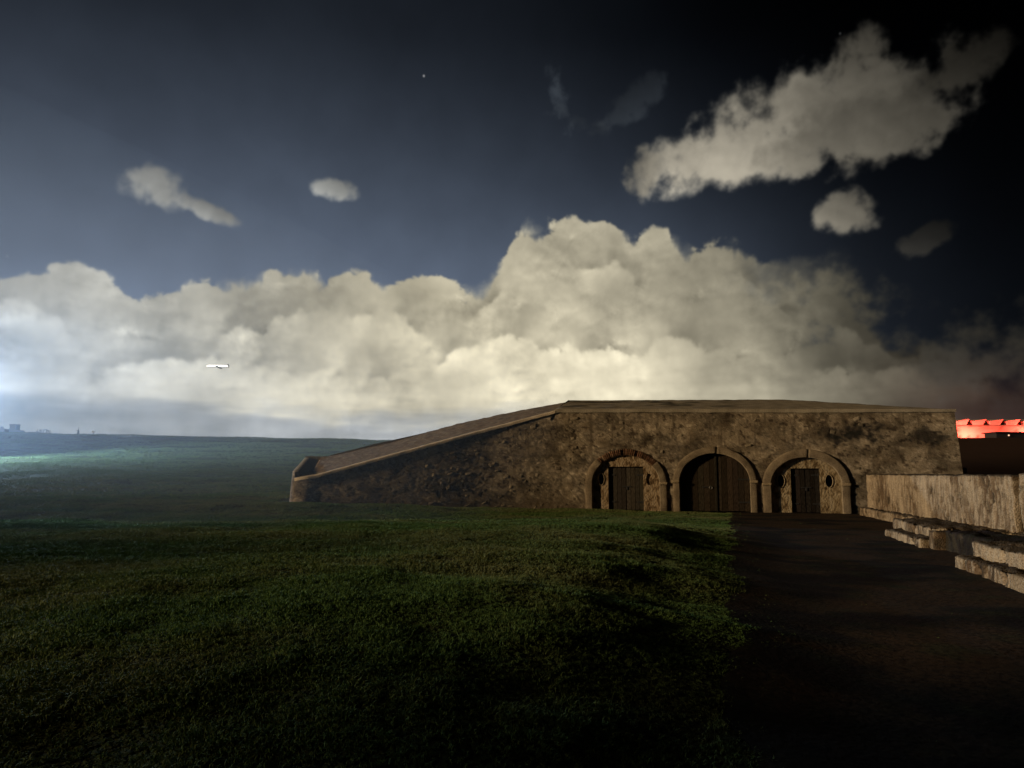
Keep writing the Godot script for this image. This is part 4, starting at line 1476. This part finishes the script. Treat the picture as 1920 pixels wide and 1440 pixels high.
			var v: float = lum[i] * (1.0 - 0.62 * relief * (1.0 - 0.6 * low) * lerpf(0.25, 1.0, calm) + 0.17 * f + 0.10 * soft.get_noise_2d(a * 0.35, e * 0.7 + 70.0) + 0.03 * g + 0.22 * streak * low + 0.10 * (p[i] - 0.7))
			v *= lerpf(1.0, 1.06, smoothstep(1.8, 0.2, dense) * smoothstep(20.0, 10.0, a))
			for heap in 2:
				var hd: float = (mids[x] if heap == 0 else lows[x]) - e + 3.0 * (p[i] - 0.72) + 1.6 * (q[i] - 0.75) + 0.4 * f
				var here := smoothstep(-0.25, 0.35, soft.get_noise_2d(a * 0.9 + 60.0 * heap, e * 0.6 + 200.0))
				v *= 1.0 + here * 0.14 * smoothstep(-0.1, 0.45, hd) * smoothstep(2.6, 0.3, hd) - here * 0.15 * smoothstep(-2.4, -0.1, hd) * smoothstep(0.25, -0.15, hd)
			var grey := smoothstep(5.3, 3.6, e + 1.5 * streak - 0.6 * f) * smoothstep(7.0, -9.0, a) * smoothstep(-0.2, 1.6, e)
			v *= 1.0 - 0.20 * grey
			var warm := smoothstep(-36.0, -6.0, a)
			var red := smoothstep(20.0, 33.0, a) * smoothstep(13.0, 2.0, e)
			var cr := lerpf(1.0, 1.04, warm) + 0.05 * red
			var cb := lerpf(0.965, 0.865, warm) - 0.02 * red
			var cg := lerpf(1.0, 0.995, warm) - 0.02 * red
			cr = lerpf(cr, 0.98, grey)
			cb = lerpf(cb, 1.0, grey)
			r = lerpf(r, v * cr, cover)
			gr = lerpf(gr, v * cg, cover)
			b = lerpf(b, v * cb, cover)
			for c in singles:
				var dx: float = a - c[0]
				if absf(dx) > c[2] * 1.7 + 0.6:
					continue
				var dy: float = e - c[1]
				if absf(dy) > c[2] * 1.2 + c[3]:
					continue
				var tx: float = (dx * cos(c[4]) + dy * sin(c[4])) / c[2]
				var ty: float = (dy * cos(c[4]) - dx * sin(c[4])) / c[3]
				var d: float = 1.0 - tx * tx - ty * ty + c[7] * (1.3 * (p[i] - 0.72) + 0.8 * (q[i] - 0.75) + 0.95 * f + 0.40 * g)
				if d > 0.0:
					var k := smoothstep(0.0, 0.75 + 0.35 * c[7], d)
					var cv: float = lerpf(c[5], c[6], clampf(0.5 + 0.5 * tx, 0.0, 1.0)) * (1.0 - 0.30 * relief + 0.10 * f - 0.16 * ty)
					k *= 0.97 if c[7] < 1.8 else 0.65
					var cool := 0.12 if c[7] > 2.0 else (0.05 if a < 0.0 else 0.0)
					r = lerpf(r, cv * (1.03 - cool), k)
					gr = lerpf(gr, cv * 0.985, k)
					b = lerpf(b, cv * (0.885 + cool * 1.5), k)
			# the red of the floodlit rampart in the air over it
			var blush := smoothstep(9.0, 1.0, e) * smoothstep(24.0, 33.0, a) * smoothstep(60.0, 40.0, a)
			r += 8.0 * blush
			gr = maxf(0.0, gr - 3.0 * blush)
			px[i * 3] = pow(maxf(r, 0.0) / 255.0, 2.2)
			px[i * 3 + 1] = pow(maxf(gr, 0.0) / 255.0, 2.2)
			px[i * 3 + 2] = pow(maxf(b, 0.0) / 255.0, 2.2)
			i += 1
	return Image.create_from_data(w, h, false, Image.FORMAT_RGBF, px.to_byte_array())


func sky_image() -> Image:
	var im := sky_patch(-180.0, 180.0, -90.0, 90.0, 512, 256)
	im.resize(4096, 2048, Image.INTERPOLATE_CUBIC)
	var per := 4096.0 / 360.0
	var x0 := int((180.0 - 56.0) * per)
	var x1 := int((180.0 + 50.0) * per)
	var y0 := int((90.0 - 42.0) * per)
	var y1 := int((90.0 + 2.0) * per)
	var near := sky_patch(x0 / per - 180.0, x1 / per - 180.0, 90.0 - y1 / per, 90.0 - y0 / per, x1 - x0, y1 - y0)
	for star in [[-6.9, 28.3, 0.55], [24.4, 28.8, 0.05], [-34.0, 13.4, 0.12]]:
		var q := near.get_pixel(int((star[0] + 180.0) * per) - x0, int((90.0 - star[1]) * per) - y0)
		near.set_pixel(int((star[0] + 180.0) * per) - x0, int((90.0 - star[1]) * per) - y0, q + Color(star[2], star[2], star[2]))
	im.blit_rect(near, Rect2i(0, 0, x1 - x0, y1 - y0), Vector2i(x0, y0))
	return im
